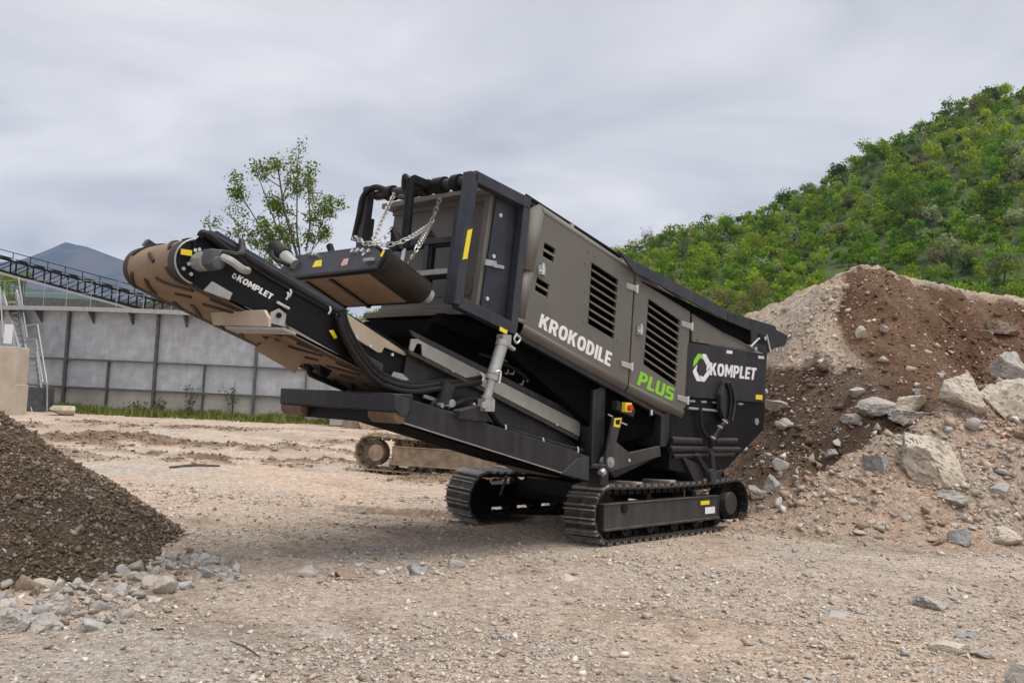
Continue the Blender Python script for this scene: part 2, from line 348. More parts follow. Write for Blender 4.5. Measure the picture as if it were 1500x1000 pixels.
def grid_mesh(name, xs, ys, hf, colf, mat_):
    X,Y=np.meshgrid(xs,ys); Z=hf(X,Y); nx,ny=len(xs),len(ys)
    V=np.stack([X.ravel(),Y.ravel(),Z.ravel()],1); i=np.arange((ny-1)*nx).reshape(ny-1,nx)[:,:-1].ravel()
    F=np.stack([i,i+1,i+nx+1,i+nx],1)
    return raw_mesh(name,V,F,mat_,colf(V[:,0],V[:,1],V[:,2]),True)
def graded(a, b, step, ends, grow=1.12, mid=(1e9,-1e9), g1=1.02):
    c=list(np.arange(a,b+1e-6,step)); lo=[]; s=step; x=a
    while x>ends[0]: s*=(g1 if x>mid[0] else grow); x-=s; lo.append(x)
    hi=[]; s=step; x=c[-1]
    while x<ends[1]: s*=(g1 if x<mid[1] else grow); x+=s; hi.append(x)
    return np.array(lo[::-1]+c+hi)
def lerp3(a,b,t): return np.asarray(a)[None]*(1-t[:,None])+np.asarray(b)[None]*t[:,None]
def ground_col(x,y,z):
    c=lerp3((.68,.53,.41),(.61,.50,.405),sstep(-.3,.4,fbm(x,y,.35,3,101)))
    grey=sstep(.1,.5,fbm(x,y,.55,4,111))*.75; c=c*(1-grey[:,None])+np.array([.56,.50,.435])*grey[:,None]
    wh=sstep(5.0,6.5,-y+11.5+2*fbm(x,y,.8,3,113))*.45; c=c*(1-wh[:,None])+np.array([.55,.51,.46])*wh[:,None]
    pk=sstep(.15,.5,fbm(x,y,.25,3,121))*.6*sstep(12,18,y); c=c*(1-pk[:,None])+np.array([.62,.475,.37])*pk[:,None]
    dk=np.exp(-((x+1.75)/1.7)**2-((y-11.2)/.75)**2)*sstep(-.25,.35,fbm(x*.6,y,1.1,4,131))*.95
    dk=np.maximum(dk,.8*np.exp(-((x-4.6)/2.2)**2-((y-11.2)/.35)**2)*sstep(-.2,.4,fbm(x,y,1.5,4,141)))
    dk=np.maximum(dk,sstep(.10,.36,fbm(x*.35,y,.55,3,31)+.25*fbm(x,y,2.2,3,32))*sstep(16,18,y)*(1-sstep(29,32,y))*(1-sstep(-1,2,x))*.9)
    dk=np.maximum(dk,sstep(.3,.6,fbm(x,y,1.1,4,151))*.35)
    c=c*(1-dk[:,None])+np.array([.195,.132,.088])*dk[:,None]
    ln=sstep(.05,.4,fbm((x*.86+y*.5)*.9,(y*.86-x*.5)*.10,1.0,3,161))*.55*sstep(7.5,10,y); c=c*(1-ln[:,None])+np.array([.63,.53,.43])*ln[:,None]
    wd=sstep(.25,.5,fbm((x*.5+y*.86)*1.3,(y*.5-x*.86)*.16,1.0,3,171))*.4; c=c*(1-wd[:,None])+np.array([.36,.275,.205])*wd[:,None]
    return c
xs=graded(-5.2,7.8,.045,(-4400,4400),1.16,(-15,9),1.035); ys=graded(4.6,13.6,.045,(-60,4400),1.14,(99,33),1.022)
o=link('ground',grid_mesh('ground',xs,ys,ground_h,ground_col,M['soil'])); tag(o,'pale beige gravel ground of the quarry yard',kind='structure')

def heap_col(x,y,z):
    n=fbm(x,y,.9,4,201)
    c=lerp3((.52,.41,.31),(.44,.365,.29),sstep(-.3,.4,n))
    wob=.5*fbm(x,y,.9,3,211)+.22*fbm(x,y,4.2,3,213)
    edge=y*(.354+.045*sstep(17,14.8,y)*1.0)+.12*np.sin((19-y)*2.1)+wob*.35          # brown dug face
    br=sstep(-.06,.06,x-edge)*sstep(13.7,14.4,y+wob*.6)*(1-sstep(18.75,19.0,y+.15*wob))*(1-sstep(11.5,15,x))
    c=c*(1-br[:,None])+lerp3((.14,.078,.046),(.21,.132,.084),sstep(-.3,.4,fbm(x,y,1.6,4,221)))*br[:,None]
    lo_=sstep(.0,.3,2.55-z+wob*1.1-.45*sstep(6.0,7.0,x))*sstep(12.8,13.1,y-.55*np.clip(x-4,0,3)+wob*.3)*(1-sstep(7.0,8.2,x))*.95
    c=c*(1-lo_[:,None])+lerp3((.10,.062,.040),(.165,.112,.078),sstep(-.3,.4,n))*lo_[:,None]
    gr=sstep(.15,.4,fbm(x,y,.8,4,231))*.6*(1-br)*(1-lo_)*sstep(14,15.5,y); c=c*(1-gr[:,None])+np.array([.30,.275,.25])*gr[:,None]
    pk=(1-sstep(13.2,14.2,y-.4*np.clip(x-5,0,5)))*.7*sstep(-.4,.3,fbm(x,y,.7,3,241)); c=c*(1-pk[:,None])+np.array([.485,.355,.27])*pk[:,None]
    return c
def heap_surface(x,y):
    h=heap_h(x,y); return np.where(h>ground_h(x,y)-.02,h,ground_h(x,y)-.12-.1*np.clip(-h,0,2))
o=link('soil_heap',grid_mesh('soil_heap',graded(2.2,10.5,.05,(-2,26),1.06),graded(11.3,19.6,.05,(11.0,27),1.08),heap_surface,heap_col,M['soil']))
tag(o,'tall heap of excavated brown and pale soil behind the crusher',kind='structure')
# left heap of screened material
def pile_col(x,y,z):
    n=fbm(x,y,2.2,4,301); return lerp3((.105,.075,.052),(.17,.125,.088),sstep(-.3,.4,n))
rr=np.linspace(0.02,2.95,120); aa=np.linspace(0,2*math.pi,361)[:-1]; R_,A_=np.meshgrid(rr,aa)
X=PILE[0]+R_*np.cos(A_); Y=PILE[1]+R_*np.sin(A_); Z=pile_h(X,Y); V=np.stack([X.ravel(),Y.ravel(),Z.ravel()],1)
na,nr=len(aa),len(rr); F=[]
I=np.arange(na)[:,None]*nr+np.arange(nr-1)[None]; J=((np.arange(na)+1)%na)[:,None]*nr+np.arange(nr-1)[None]
F=np.stack([I.ravel(),I.ravel()+1,J.ravel()+1,J.ravel()],1)
o=link('gravel_heap',raw_mesh('gravel_heap',V,F,M['soil'],pile_col(V[:,0],V[:,1],V[:,2]),True)); tag(o,'dark brown heap of fine screened gravel at the left edge',kind='structure')

# ------------------------------------------------------------------ stones
def ico(sub):
    b=bmesh.new(); bmesh.ops.create_icosphere(b,subdivisions=sub,radius=1); b.verts.ensure_lookup_table()
    v=np.array([q.co[:] for q in b.verts]); f=np.array([[w.index for w in q.verts] for q in b.faces]); b.free(); return v,f
ICO1=ico(1); ICO2=ico(2); ICO3=ico(3); ICO4=ico(4); ICO5=ico(5)
def rock_shape(base, rng, cuts=9, rough=.05, dr=(.42,.78)):
    v=base[0].copy()
    for _ in range(cuts):
        n=rng.normal(size=3); n/=np.linalg.norm(n); d=rng.uniform(*dr); k=v@n
        v-=np.outer(np.clip(k-d,0,None),n)
    if rough:
        sd_=int(rng.integers(1000)); v=v+base[0]*(rough*fbm3(v,1.6,2,sd_)+rough*.9*np.abs(fbm3(v,4.5,3,sd_+9))-rough*.5*(np.abs(fbm3(v*np.array([1,1,2.5]),3.0,2,sd_+20))<.07))[:,None]
    return v
STV=[rock_shape(ICO1,RNG,4,0,(.3,.65))+RNG.normal(0,.13,ICO1[0].shape) for _ in range(14)]
OCT=(np.array([(1,0,0),(-1,0,0),(0,1,0),(0,-1,0),(0,0,1),(0,0,-1)],float),np.array([(0,2,4),(2,1,4),(1,3,4),(3,0,4),(2,0,5),(1,2,5),(3,1,5),(0,3,5)]))
STO=[OCT[0]*RNG.uniform(.6,1.25,(6,1))+RNG.normal(0,.28,(6,3)) for _ in range(16)]
STV2=[rock_shape(ICO2,RNG,8,.03) for _ in range(8)]
def rotm(n):
    q=RNG.normal(size=(n,4)); q/=np.linalg.norm(q,axis=1)[:,None]; w,x,y,z=q.T
    return np.stack([np.stack([1-2*(y*y+z*z),2*(x*y-z*w),2*(x*z+y*w)],1),np.stack([2*(x*y+z*w),1-2*(x*x+z*z),2*(y*z-x*w)],1),np.stack([2*(x*z-y*w),2*(y*z+x*w),1-2*(x*x+y*y)],1)],1)
def stone_field(name, P, size, col, shapes, faces, flat=.65, sink=.25):
    n=len(P); R=rotm(n); k=RNG.integers(len(shapes),size=n); sh=np.stack(shapes)[k]
    asp=RNG.uniform(.6,1.25,size=(n,1,3)); V=np.einsum('nij,nvj->nvi',R,sh*asp); V[:,:,2]*=flat
    V=V*size[:,None,None]; V[:,:,2]+=size[:,None]*(flat-.5)*.5
    V+=P[:,None]; nv=shapes[0].shape[0]
    F=(faces[None]+(np.arange(n)*nv)[:,None,None]).reshape(-1,3)
    return raw_mesh(name,V.reshape(-1,3),F,M['stonecol'],np.repeat(col,nv,0))
def stone_cols(n, pal, var=.12):
    c=np.array(pal)[RNG.integers(len(pal),size=n)]; return c*RNG.uniform(1-var,1+var,size=(n,1))
PALE=[(.53,.46,.38),(.60,.52,.43),(.47,.43,.38),(.56,.49,.42),(.49,.385,.295),(.68,.63,.56),(.33,.265,.21),(.43,.405,.38)]
BRN=[(.13,.095,.066),(.17,.127,.09),(.10,.075,.055),(.21,.16,.118),(.15,.112,.083),(.26,.21,.165)]
GREY=[(.36,.355,.35),(.42,.41,.395),(.47,.46,.44),(.31,.305,.30),(.40,.37,.33)]
# pebbles over the yard, denser towards the front
n=128000; yy=4.7+10*RNG.random(n)**1.5; xx=(RNG.random(n)-.5)*2*(yy*.62+.6)
keep=(pile_h(xx,yy)<.02)&(heap_h(xx,yy)<.05)&(RNG.random(n)<.22+.78*sstep(-.25,.35,fbm(xx,yy,.9,4,401))); xx,yy=xx[keep],yy[keep]; n=len(xx)
sz=.0076*np.exp(RNG.normal(0,.62,n)); sz=np.clip(sz,.0035,.045)*(.75+.25*yy/6)
c=stone_cols(n,PALE); zc=ground_h(xx,yy)
o=link('pebbles',stone_field('pebbles',np.stack([xx,yy,zc+sz*.15],1),sz,c,STO,OCT[1],.7)); tag(o,'small pale pebbles strewn over the gravel yard',kind='stuff')
# lumps on the brown heap
n=42000; a=RNG.uniform(-math.pi*.98,.62*math.pi,n); r=PILE[2]*1.04*np.sqrt(RNG.random(n)); xx=PILE[0]+r*np.cos(a); yy=PILE[1]+r*np.sin(a)
sz=np.clip(.0145*np.exp(RNG.normal(0,.45,n)),.006,.055); c=stone_cols(n,BRN,.2); w=RNG.random(n)<.045; c[w]=stone_cols(w.sum(),GREY)*.8
o=link('heap_grit',stone_field('heap_grit',np.stack([xx,yy,pile_h(xx,yy)],1),sz,c,STO,OCT[1],.8)); tag(o,'brown crumbly grit covering the left gravel heap',kind='stuff')
# rubble on the soil heap
n=46000; xx=2.4+11*RNG.random(n); yy=11.5+7.4*RNG.random(n); keep=(heap_h(xx,yy)>ground_h(xx,yy)+.02)&(RNG.random(n)<.25+.75*sstep(-.2,.35,fbm(xx,yy,.8,3,411))); xx,yy=xx[keep],yy[keep]; n=len(xx)
sz=np.clip(.019*np.exp(RNG.normal(0,.66,n)),.007,.13); P=np.stack([xx,yy,heap_h(xx,yy)],1)
c=heap_col(xx,yy,P[:,2])*RNG.uniform(.75,1.25,(n,1)); w=RNG.random(n)<.35; c[w]=stone_cols(w.sum(),PALE)*.92
o=link('rubble',stone_field('rubble',P,sz,c,STO,OCT[1],.75)); tag(o,'loose rubble and clods lying on the soil heap',kind='stuff')

n=40000; xx=-15+17*RNG.random(n); yy=11+20*RNG.random(n); mk=sstep(.08,.34,fbm(xx*.35,yy,.55,3,31)+.25*fbm(xx,yy,2.2,3,32))*sstep(16,18,yy)*(1-sstep(29,32,yy)); mk=np.maximum(mk,np.exp(-((xx+1.75)/1.7)**2-((yy-11.2)/.75)**2)*.5)
keep=(RNG.random(n)<mk*.8); xx,yy=xx[keep],yy[keep]; n=len(xx); sz=np.clip(.028*np.exp(RNG.normal(0,.5,n)),.01,.10)*np.where(yy<14,.5,1)
c=stone_cols(n,[(.21,.15,.10),(.30,.225,.16),(.17,.115,.08),(.36,.28,.21)],.15)
o=link('clods',stone_field('clods',np.stack([xx,yy,ground_h(xx,yy)],1),sz,c,STO,OCT[1],.7)); tag(o,'churned brown clods in the tracks across the yard',kind='stuff')
def rockmat(name,c1,c2,c3,sc_=3):
    m=mat(name,c1,c2,.92,nscale=sc_,bump=.6,bscale=14,dust=c3,dustamt=.7,spec=.25); return m
RM=[rockmat('pale_limestone',(.44,.395,.33),(.62,.57,.49),(.42,.31,.19)),rockmat('grey_limestone',(.31,.295,.275),(.48,.46,.43),(.38,.31,.23)),
    rockmat('brown_crusted_rock',(.24,.17,.12),(.40,.31,.24),(.17,.115,.08)),rockmat('blue_grey_rock',(.24,.25,.265),(.38,.385,.39),(.36,.31,.26)),rockmat('whitish_limestone',(.42,.415,.40),(.60,.59,.565),(.40,.34,.27))]
def boulder(name, px_, py_, w, h, mi, label, group=None, cat='rock', tilt=None, sub=ICO4, depth=.8, sinkf=.22):
    P=hit(px_,py_+h*.30); d=np.linalg.norm(P-CAM); sx=w/FPX*d/2; sz_=h/FPX*d/2
    v=rock_shape(ICO5 if (w>44 and sub is ICO4) else sub,RNG,10,.11,(.38,.7)); sub=ICO5 if (w>44 and sub is ICO4) else sub
    an=RNG.uniform(0,math.pi*2) ; ca,sa=math.cos(an),math.sin(an); v=v@np.array([[ca,-sa,0],[sa,ca,0],[0,0,1]])
    mn,mxx=v.min(0),v.max(0); v=(v-(mn+mxx)/2)/((mxx-mn)/2)
    v=v*np.array([sx,sx*depth if sx*depth>sz_*.6 else sz_*.9,sz_*1.08])
    if tilt:
        t=math.radians(tilt); v=v@np.array([[math.cos(t),0,math.sin(t)],[0,1,0],[-math.sin(t),0,math.cos(t)]])
    m=raw_mesh(name,v,sub[1],RM[mi]); m.polygons.foreach_set('use_smooth',np.ones(len(m.polygons),bool))
    try: m.set_sharp_from_angle(angle=math.radians(17))
    except Exception: pass
    o=link(name,m); ctr=CAM+ray(px_,py_)*((P[1]+sx*depth*.25)/ray(px_,py_)[1]); o.location=ctr
    gz=float(surf(ctr[0],ctr[1])); lowest=ctr[2]+v[:,2].min()
    if lowest>gz-.03: o.location.z-=min(lowest-gz+.05,.3)
    return tag(o,label,cat,group)
BL=[(1417,576,74,52,0,'large pale angular boulder leaning on the upper edge of the pale bank',-30),
 (1482,590,82,66,0,'biggest pale boulder at the right edge of the photo on the bank',-22),
 (1368,682,100,72,0,'huge pale limestone block half buried in the front of the pale bank',-25),
 (1284,681,36,26,3,'blue grey rounded stone left of the huge half buried block',0),
 (1469,480,44,22,2,'brown crusted rock sticking out of the brown face at far right',5),
 (1443,492,20,16,2,'small brown rock just left of the crusted rock on the brown face',0),
 (1331,594,46,28,0,'tan humped rock in the row of stones below the brown face',0),
 (1283,597,62,28,1,'broad grey slab in the row of stones below the brown face',10),
 (1256,576,30,16,1,'flat grey stone lying on top of the broad grey slab',0),
 (1254,614,36,16,1,'flat pale grey stone under the broad grey slab',0),
 (1330,614,54,24,1,'dark sided grey rock below the tan humped rock',0),
 (1139,596,42,22,1,'grey flat rock beside the rear corner of the crusher box',-12),
 (1152,622,28,18,1,'grey stone below the flat rock near the crusher box',0),
 (1481,540,52,44,1,'rounded grey rock above the biggest pale boulder',0),
 (1462,721,30,24,1,'light grey lump low on the bank at right',0),
 (1470,787,46,26,0,'pale rock at the foot of the bank at right',0),
 (1405,788,28,22,3,'blue grey rock at the foot of the bank',12),
 (1393,730,42,22,1,'grey wedge stone below the huge half buried block',0),
 (1300,483,20,10,0,'thin tan flake lying flat on the brown face',0),
 (1262,489,14,22,0,'upright tan stone where pale flank meets brown face',8),
 (1218,665,16,14,1,'small pale stone on the dark rubble beside the bank',0),
 (1108,722,26,20,1,'grey stone right behind the rear end of the near track',0),
 (1134,712,34,30,1,'larger grey stone behind the rear end of the near track',0),
 (1362,883,56,22,1,'flat grey ledge rock in the gravel at front right',-6),
 (1222,880,24,16,0,'pale tan stone in the front gravel, left of the ledge rock',0),
 (1227,898,42,14,1,'flat grey stone just below the pale tan stone in the gravel',0),
 (1392,951,54,20,0,'broad flat whitish stone in the front gravel at right',0),
 (1437,957,30,14,1,'flat grey stone beside the broad whitish stone',0),
 (1488,987,44,34,1,'pale grey rock cut off by the bottom right corner',0),
 (1408,930,20,14,3,'small blue grey stone above the broad whitish stone',0),
 (1425,929,22,14,3,'second small blue grey stone above the broad whitish stone',0),
 (451,838,24,17,1,'pale grey stone in the gravel left of the long brown stone',15),
 (511,843,42,15,2,'long low brown stone in the middle foreground gravel',0),
 (610,836,30,19,3,'grey stone right of the long brown stone',0),
 (669,827,26,15,1,'pale grey stone in the gravel in front of the far track',0),
 (773,806,16,10,2,'small dark stone in front of the gap between the tracks',0),
 (838,846,34,13,0,'pale flat stone below the front of the near track',-10),
 (1120,817,15,13,0,'small tan stone in front of the rear of the near track',0),
 (1232,832,22,10,0,'flat tan stone in the gravel below the bank',0),
 (8,912,58,44,1,'big grey stone cut by the left edge below the heap',10),
 (70,914,44,26,1,'angular grey stone next to the big one at the left edge',0)]
for px_,py_,w,h,mi,lb,tl in BL:
    boulder('rock',px_,py_,w,h,mi,lb,None,'rock',tl)
# lumps around the foot of the left heap
LM=[]
for _ in range(2500):
    if len(LM)>=150: break
    t=RNG.random(); px_=t*345+RNG.normal(0,6); base=np.interp(px_,[0,60,130,200,260,300,345],[868,872,868,848,822,812,828]); py_=base+RNG.uniform(-14,56)*np.interp(px_,[0,150,260,345],[1,1,.8,.5])
    w=float(np.clip(16*math.exp(RNG.normal(.1,.40)),8,38))
    if px_<-5 or any(abs(px_-q[0])<(w+q[2])*.30 and abs(py_-q[1])<(w+q[2])*.18 for q in LM): continue
    LM.append((px_,py_,w))
lump_me=[]
for k in range(12):
    m=raw_mesh('lump',rock_shape(ICO3,RNG,9,.07,(.32,.62)),ICO3[1],RM[[1,4,0,1,4,1,1,0,4,0,2,0][k]]); lump_me.append(m)
for px_,py_,w in LM:
    P=hit(px_,py_); s=w/FPX*np.linalg.norm(P-CAM)/2*1.15
    o=link('stone',random.choice(lump_me)); o.location=P+np.array([0,0,s*.25]); o.scale=(s*random.uniform(.85,1.25),s*random.uniform(.8,1.2),s*random.uniform(.6,.9)); o.rotation_euler=(random.uniform(-.5,.5),random.uniform(-.5,.5),random.uniform(0,6.28))
    tag(o,'grey limestone lump strewn along the foot of the brown gravel heap','stone','stones along the foot of the gravel heap')
# stones on the right bank and in the yard
SB=[]
for _ in range(2500):
    if len(SB)>=100: break
    px_=RNG.uniform(1090,1500); py_=RNG.uniform(540,800)
    lim=np.interp(px_,[1090,1200,1300,1400,1500],[690,600,560,560,560])
    if py_<lim: continue
    w=float(np.clip(10*math.exp(RNG.normal(.1,.4)),7,26))
    if any(abs(px_-q[0])<(w+q[2])*.5 and abs(py_-q[1])<(w+q[3])*.35 for q in [(b[0],b[1],b[2],b[3]) for b in BL]+SB): continue
    SB.append((px_,py_,w,w*.7))
for px_,py_,w,h in SB:
    P=hit(px_,py_); s=w/FPX*np.linalg.norm(P-CAM)/2*1.1
    o=link('stone',random.choice(lump_me)); o.location=P+np.array([0,0,s*.15]); o.scale=(s*random.uniform(.85,1.25),s*random.uniform(.8,1.2),s*random.uniform(.55,.9)); o.rotation_euler=(random.uniform(-.5,.5),random.uniform(-.5,.5),random.uniform(0,6.28))
    tag(o,'small loose stone lying on the soil bank behind the crusher','stone','small stones on the soil bank')
SG=[]
for _ in range(600):
    if len(SG)>=48: break
    px_=RNG.uniform(120,1500); py_=RNG.uniform(810,995); P=hit(px_,py_)
    if P[2]>.25: continue
    w=float(np.clip(11*math.exp(RNG.normal(0,.4)),7,26))*(.7+.5*(py_-810)/190)
    if any(abs(px_-b[0])<b[2]*.6+w*.5 and abs(py_-b[1])<b[3]*.6+w*.4 for b in BL): continue
    SG.append((P,w))
for P,w in SG:
    s=w/FPX*np.linalg.norm(P-CAM)/2*1.1
    o=link('stone',random.choice(lump_me)); o.location=P+np.array([0,0,s*.02]); o.scale=(s*random.uniform(.9,1.3),s*random.uniform(.8,1.2),s*random.uniform(.35,.6)); o.rotation_euler=(random.uniform(-.3,.3),random.uniform(-.3,.3),random.uniform(0,6.28))
    tag(o,'small flat stone pressed into the foreground gravel','stone','small stones in the foreground gravel')
b=MB(); p0=gpt(248,684,.05); p1=gpt(322,682,.05); b.tube([p0,(p0+p1)/2+[0,0,.03],p1],[.02,.03,.02],6); tag(b.build('stick',M['bark']),'thin dark stick lying on the yard in front of the tank','stick')
b=MB(); p0=gpt(337,938,.03); p1=gpt(382,962,.03); b.tube([p0,(p0+p1)/2+[0,0,.012],p1],[.004,.008,.004],6); tag(b.build('twig',M['bark']),'short dark twig in the gravel at front left','twig')

# ------------------------------------------------------------------ far land
def hz(x): return 500+FPX*math.tan(PITCH)+(x-750)*math.tan(ROLL)
HR=[(300,575),(420,520),(500,490),(620,455),(750,432),(905,390),(960,362),(1090,330),(1180,288),(1260,230),(1330,200),(1400,165),(1500,132),(1700,70),(2000,40)]
YR=205.0
HX=[(p[0]-750)/FPX*YR for p in HR]; HH=[max(EYE+(hz(p[0])-p[1])/FPX*YR+.6,-1) for p in HR]
def hill_h(x,y):
    x=np.asarray(x,float); y=np.asarray(y,float)
    xr=x*YR/np.maximum(y,60)*.35+x*.65
    R=np.interp(xr,HX,HH); t=np.clip((y-80)/(YR-80),0,1); h=R*(t**.95)
    h=np.where(y>YR,R-(y-YR)*.35,h)
    return h+sstep(.02,.2,t)*(2.2*fbm(x,y,.03,3,501)+.8*fbm(x,y,.12,3,511))-.8*(1-sstep(0,.05,t))
M['hill']=mat('undergrowth',(.034,.06,.008),(.06,.095,.012),.95,nscale=.12,bump=.5,bscale=1.5,dust=(.05,.05,.02),dustamt=.2)
X=np.linspace(-75,290,140); Y=np.linspace(76,290,100); Xg,Yg=np.meshgrid(X,Y); Zg=hill_h(Xg,Yg); V=np.stack([Xg.ravel(),Yg.ravel(),Zg.ravel()],1); i=np.arange(99*140).reshape(99,140)[:,:-1].ravel()
o=link('hillside',raw_mesh('hillside',V,np.stack([i,i+1,i+141,i+140],1),M['hill'],None,True)); tag(o,'steep green hillside rising to the right behind the yard',kind='structure')
GREENS=np.array([(.065,.135,.005),(.09,.18,.006),(.135,.215,.009),(.065,.125,.006),(.17,.225,.018),(.12,.165,.014),(.08,.175,.005),(.185,.24,.02)])
def leaf_crown(rng, R, H, n, size, col, lobes=7, jit=.42, inner=.5):
    L=[]; 
    for k in range(lobes):
        a=rng.uniform(0,6.28); r=R*rng.uniform(.1,.62); z=H*rng.uniform(.28,.82); L.append((r*math.cos(a),r*math.sin(a),z,R*rng.uniform(.34,.58)*(1-.35*(z/H))))
    L.append((0,0,H*.72,R*.5)); L=np.array(L); w=L[:,3]**2; k=rng.choice(len(L),size=n,p=w/w.sum())
    d=rng.normal(size=(n,3)); d/=np.linalg.norm(d,axis=1)[:,None]; d[:,2]=np.where(d[:,2]<-.35,-d[:,2],d[:,2])
    rad=L[k,3]*(1-inner*rng.random(n)**2)*(1+jit*rng.normal(size=n)*.5)
    C=L[k,:3]+d*rad[:,None]
    nn=d+rng.normal(size=(n,3))*.38; nn/=np.linalg.norm(nn,axis=1)[:,None]
    t=np.cross(nn,rng.normal(size=(n,3))); t/=np.linalg.norm(t,axis=1)[:,None]; bt=np.cross(nn,t)
    s=size*np.exp(rng.normal(0,.3,n))[:,None]
    V=np.stack([C+s*t,C+s*.55*bt,C-s*t,C-s*.55*bt],1).reshape(-1,3)
    lc=col*rng.uniform(.8,1.2,(n,1))*(1+.12*rng.normal(size=(n,1))); lc=np.clip(lc,.01,1)
    return V,np.repeat(lc,4,0)
def quads(n): return np.arange(n*4).reshape(n,4)
FV=[];FC=[]
rng=np.random.default_rng(11); cnt=0
gx=np.arange(-60,250,3.05); gy=np.arange(84,222,3.05); spots=[]
for x0 in gx:
    for y0 in gy:
        x=x0+rng.uniform(-1.9,1.9); y=y0+rng.uniform(-1.9,1.9)
        u=750+FPX*x/y
        if u<380 or u>1980: continue
        spots.append((x,y))
spots=np.array(spots); sz_=hill_h(spots[:,0],spots[:,1])
mix=fbm(spots[:,0],spots[:,1],.022,3,601)
for (x,y),z,mv in zip(spots,sz_,mix):
    if z<-.5: continue
    R=rng.uniform(1.25,2.5)*(1+.4*(rng.random()<.10)); H=R*rng.uniform(1.5,2.2)
    gi=int(np.clip((mv*.9+.5+rng.normal(0,.22))*8,0,7.99)); col=GREENS[gi]*rng.uniform(1.0,1.5)
    q=rng.random()
    if q<.025: col=np.array([.17,.15,.085])*rng.uniform(.8,1.1)
    elif q<.11: col=np.array([.25,.29,.14])*rng.uniform(.8,1.1)
    elif q<.16: col=col*.8
    uu=750+FPX*x/y
    if uu<1130 and y<135 and rng.random()<.6: col=np.array([.19,.185,.055])*rng.uniform(.7,1.15)
    n=int(150*(R/1.9)**1.6*(1.25 if y<140 else 1))
    v,c=leaf_crown(rng,R,H,n,.25 if y>130 else .19,col*1.25,6)
    v+=np.array([x,y,z-.25*H]); FV.append(v); FC.append(c)
for k in range(700):       # low shrubs filling the gaps
    x=rng.uniform(-20,200); y=rng.uniform(95,206); u=750+FPX*x/y
    if u<850 or u>1620: continue
    z=float(hill_h(x,y)); R=rng.uniform(.9,1.7); v,c=leaf_crown(rng,R,R*1.3,75,.26,GREENS[rng.integers(8)]*rng.uniform(.6,1.2),4); v+=np.array([x,y,z-.2]); FV.append(v); FC.append(c)
V=np.concatenate(FV); print('forest leaves',len(V)//4)
o=link('forest',raw_mesh('forest',V,quads(len(V)//4),M['leaf'],np.concatenate(FC))); tag(o,'dense green wood covering the hillside behind the yard',kind='stuff')

def hill_hit(px_,py_,lift):
    d=ray(px_,py_); d=d/d[1]; T=np.arange(84,YR,.5); P=CAM[None]+d[None]*T[:,None]
    g_=hill_h(P[:,0],P[:,1])+lift-P[:,2]; i=int(np.argmax(g_>0)) if (g_>0).any() else int(np.argmax(g_)); return P[i]
def tree_thing(name, px_, py_, Y, R, H, col, n, size, label, group=None, cat='tree', lobes=7, seed=0, stems=1):
    rg=np.random.default_rng(1000+seed); P=at(px_,py_,Y)
    if Y>80: P=hill_hit(px_,py_,H*.45)
    x,y=P[0],P[1]; z=float(hill_h(x,y)) if y>80 else float(ground_h(x,y))
    root=link(name,None); root.location=(x,y,z)
    v,c=leaf_crown(rg,R,H,n,size,np.array(col)*1.25,lobes,.3); v[:,2]+=max(P[2]-z-H*.55,-.2*H) if Y<=80 else -.1*H
    link('crown',raw_mesh('crown',v,quads(n),M['leaf'],c),None,root)
    b=MB()
    topz=(max(P[2]-z-H*.55,0) if Y<=80 else 0)+H*.7
    for k in range(stems): 
        a=rg.uniform(0,6.28); b.tube([(0,0,-.3),(.1*R*math.cos(a),.1*R*math.sin(a),topz*.5),(.3*R*math.cos(a),.3*R*math.sin(a),topz)],[.05*R,.035*R,.01*R],6)
    b.build('trunk',M['bark'],root)
    return tag(root,label,cat,group)
TL=[(1366,316,150,2.3,4.2,(.26,.30,.15),'pale blossoming bush alone in the middle of the hillside'),
 (1266,343,140,2.6,3.6,(.17,.25,.07),'bright yellow green bush left of the pale blossoming bush'),
 (1182,283,180,3.2,4.6,(.20,.24,.10),'pale green flowering tree high on the left part of the hillside'),
 (1482,222,170,3.0,4.6,(.20,.25,.10),'pale flowering tree near the right edge of the hillside'),
 (1208,343,140,2.2,3.4,(.19,.24,.12),'greyish pale bush below the middle of the hillside'),
 (1165,352,135,2.3,3.4,(.17,.22,.10),'dull pale bush left of the greyish one low on the hillside'),
 (1330,300,160,4.2,6.0,(.095,.17,.02),'large round bright green tree in the middle of the hillside'),
 (1375,290,160,3.8,6.0,(.09,.18,.02),'round vivid green tree right of the large bright one'),
 (1335,350,135,3.6,6.0,(.05,.11,.012),'dark green conical tree below the large bright green one'),
 (1450,300,150,4.6,6.5,(.045,.085,.013),'broad dark green tree at the right of the hillside'),
 (1060,345,170,3.2,5.0,(.05,.10,.012),'dark green round tree low on the left of the hillside'),
 (1122,335,165,3.4,5.0,(.055,.105,.012),'dark tree right of the dark round one on the lower hillside'),
 (1150,284,200,3.4,4.6,(.05,.09,.012),'dark rounded tree crown rising on the skyline at left'),
 (1222,254,200,3.2,4.4,(.055,.095,.012),'dark tree crown on the skyline above the pale flowering tree'),
 (1455,144,200,3.5,4.8,(.055,.10,.012),'dark tree crown on the skyline near the top right'),
 (1470,395,95,2.8,4.2,(.135,.155,.06),'pale willow like shrub at the right foot of the hillside'),
 (1418,385,96,2.2,3.2,(.12,.145,.055),'smaller pale shrub left of the willow like shrub'),
 (1030,405,110,2.6,3.6,(.14,.18,.04),'yellow green bushes just above the hopper')]
for k,(px_,py_,Y,R,H,c,lb) in enumerate(TL):
    tree_thing('hillside_tree',px_,py_,Y,R,H,c,int(420*(R/3)**1.2)*(2 if Y<115 else 1),.27 if Y>115 else .17,lb,None,'tree' if R>2.9 else 'bush',8,k)
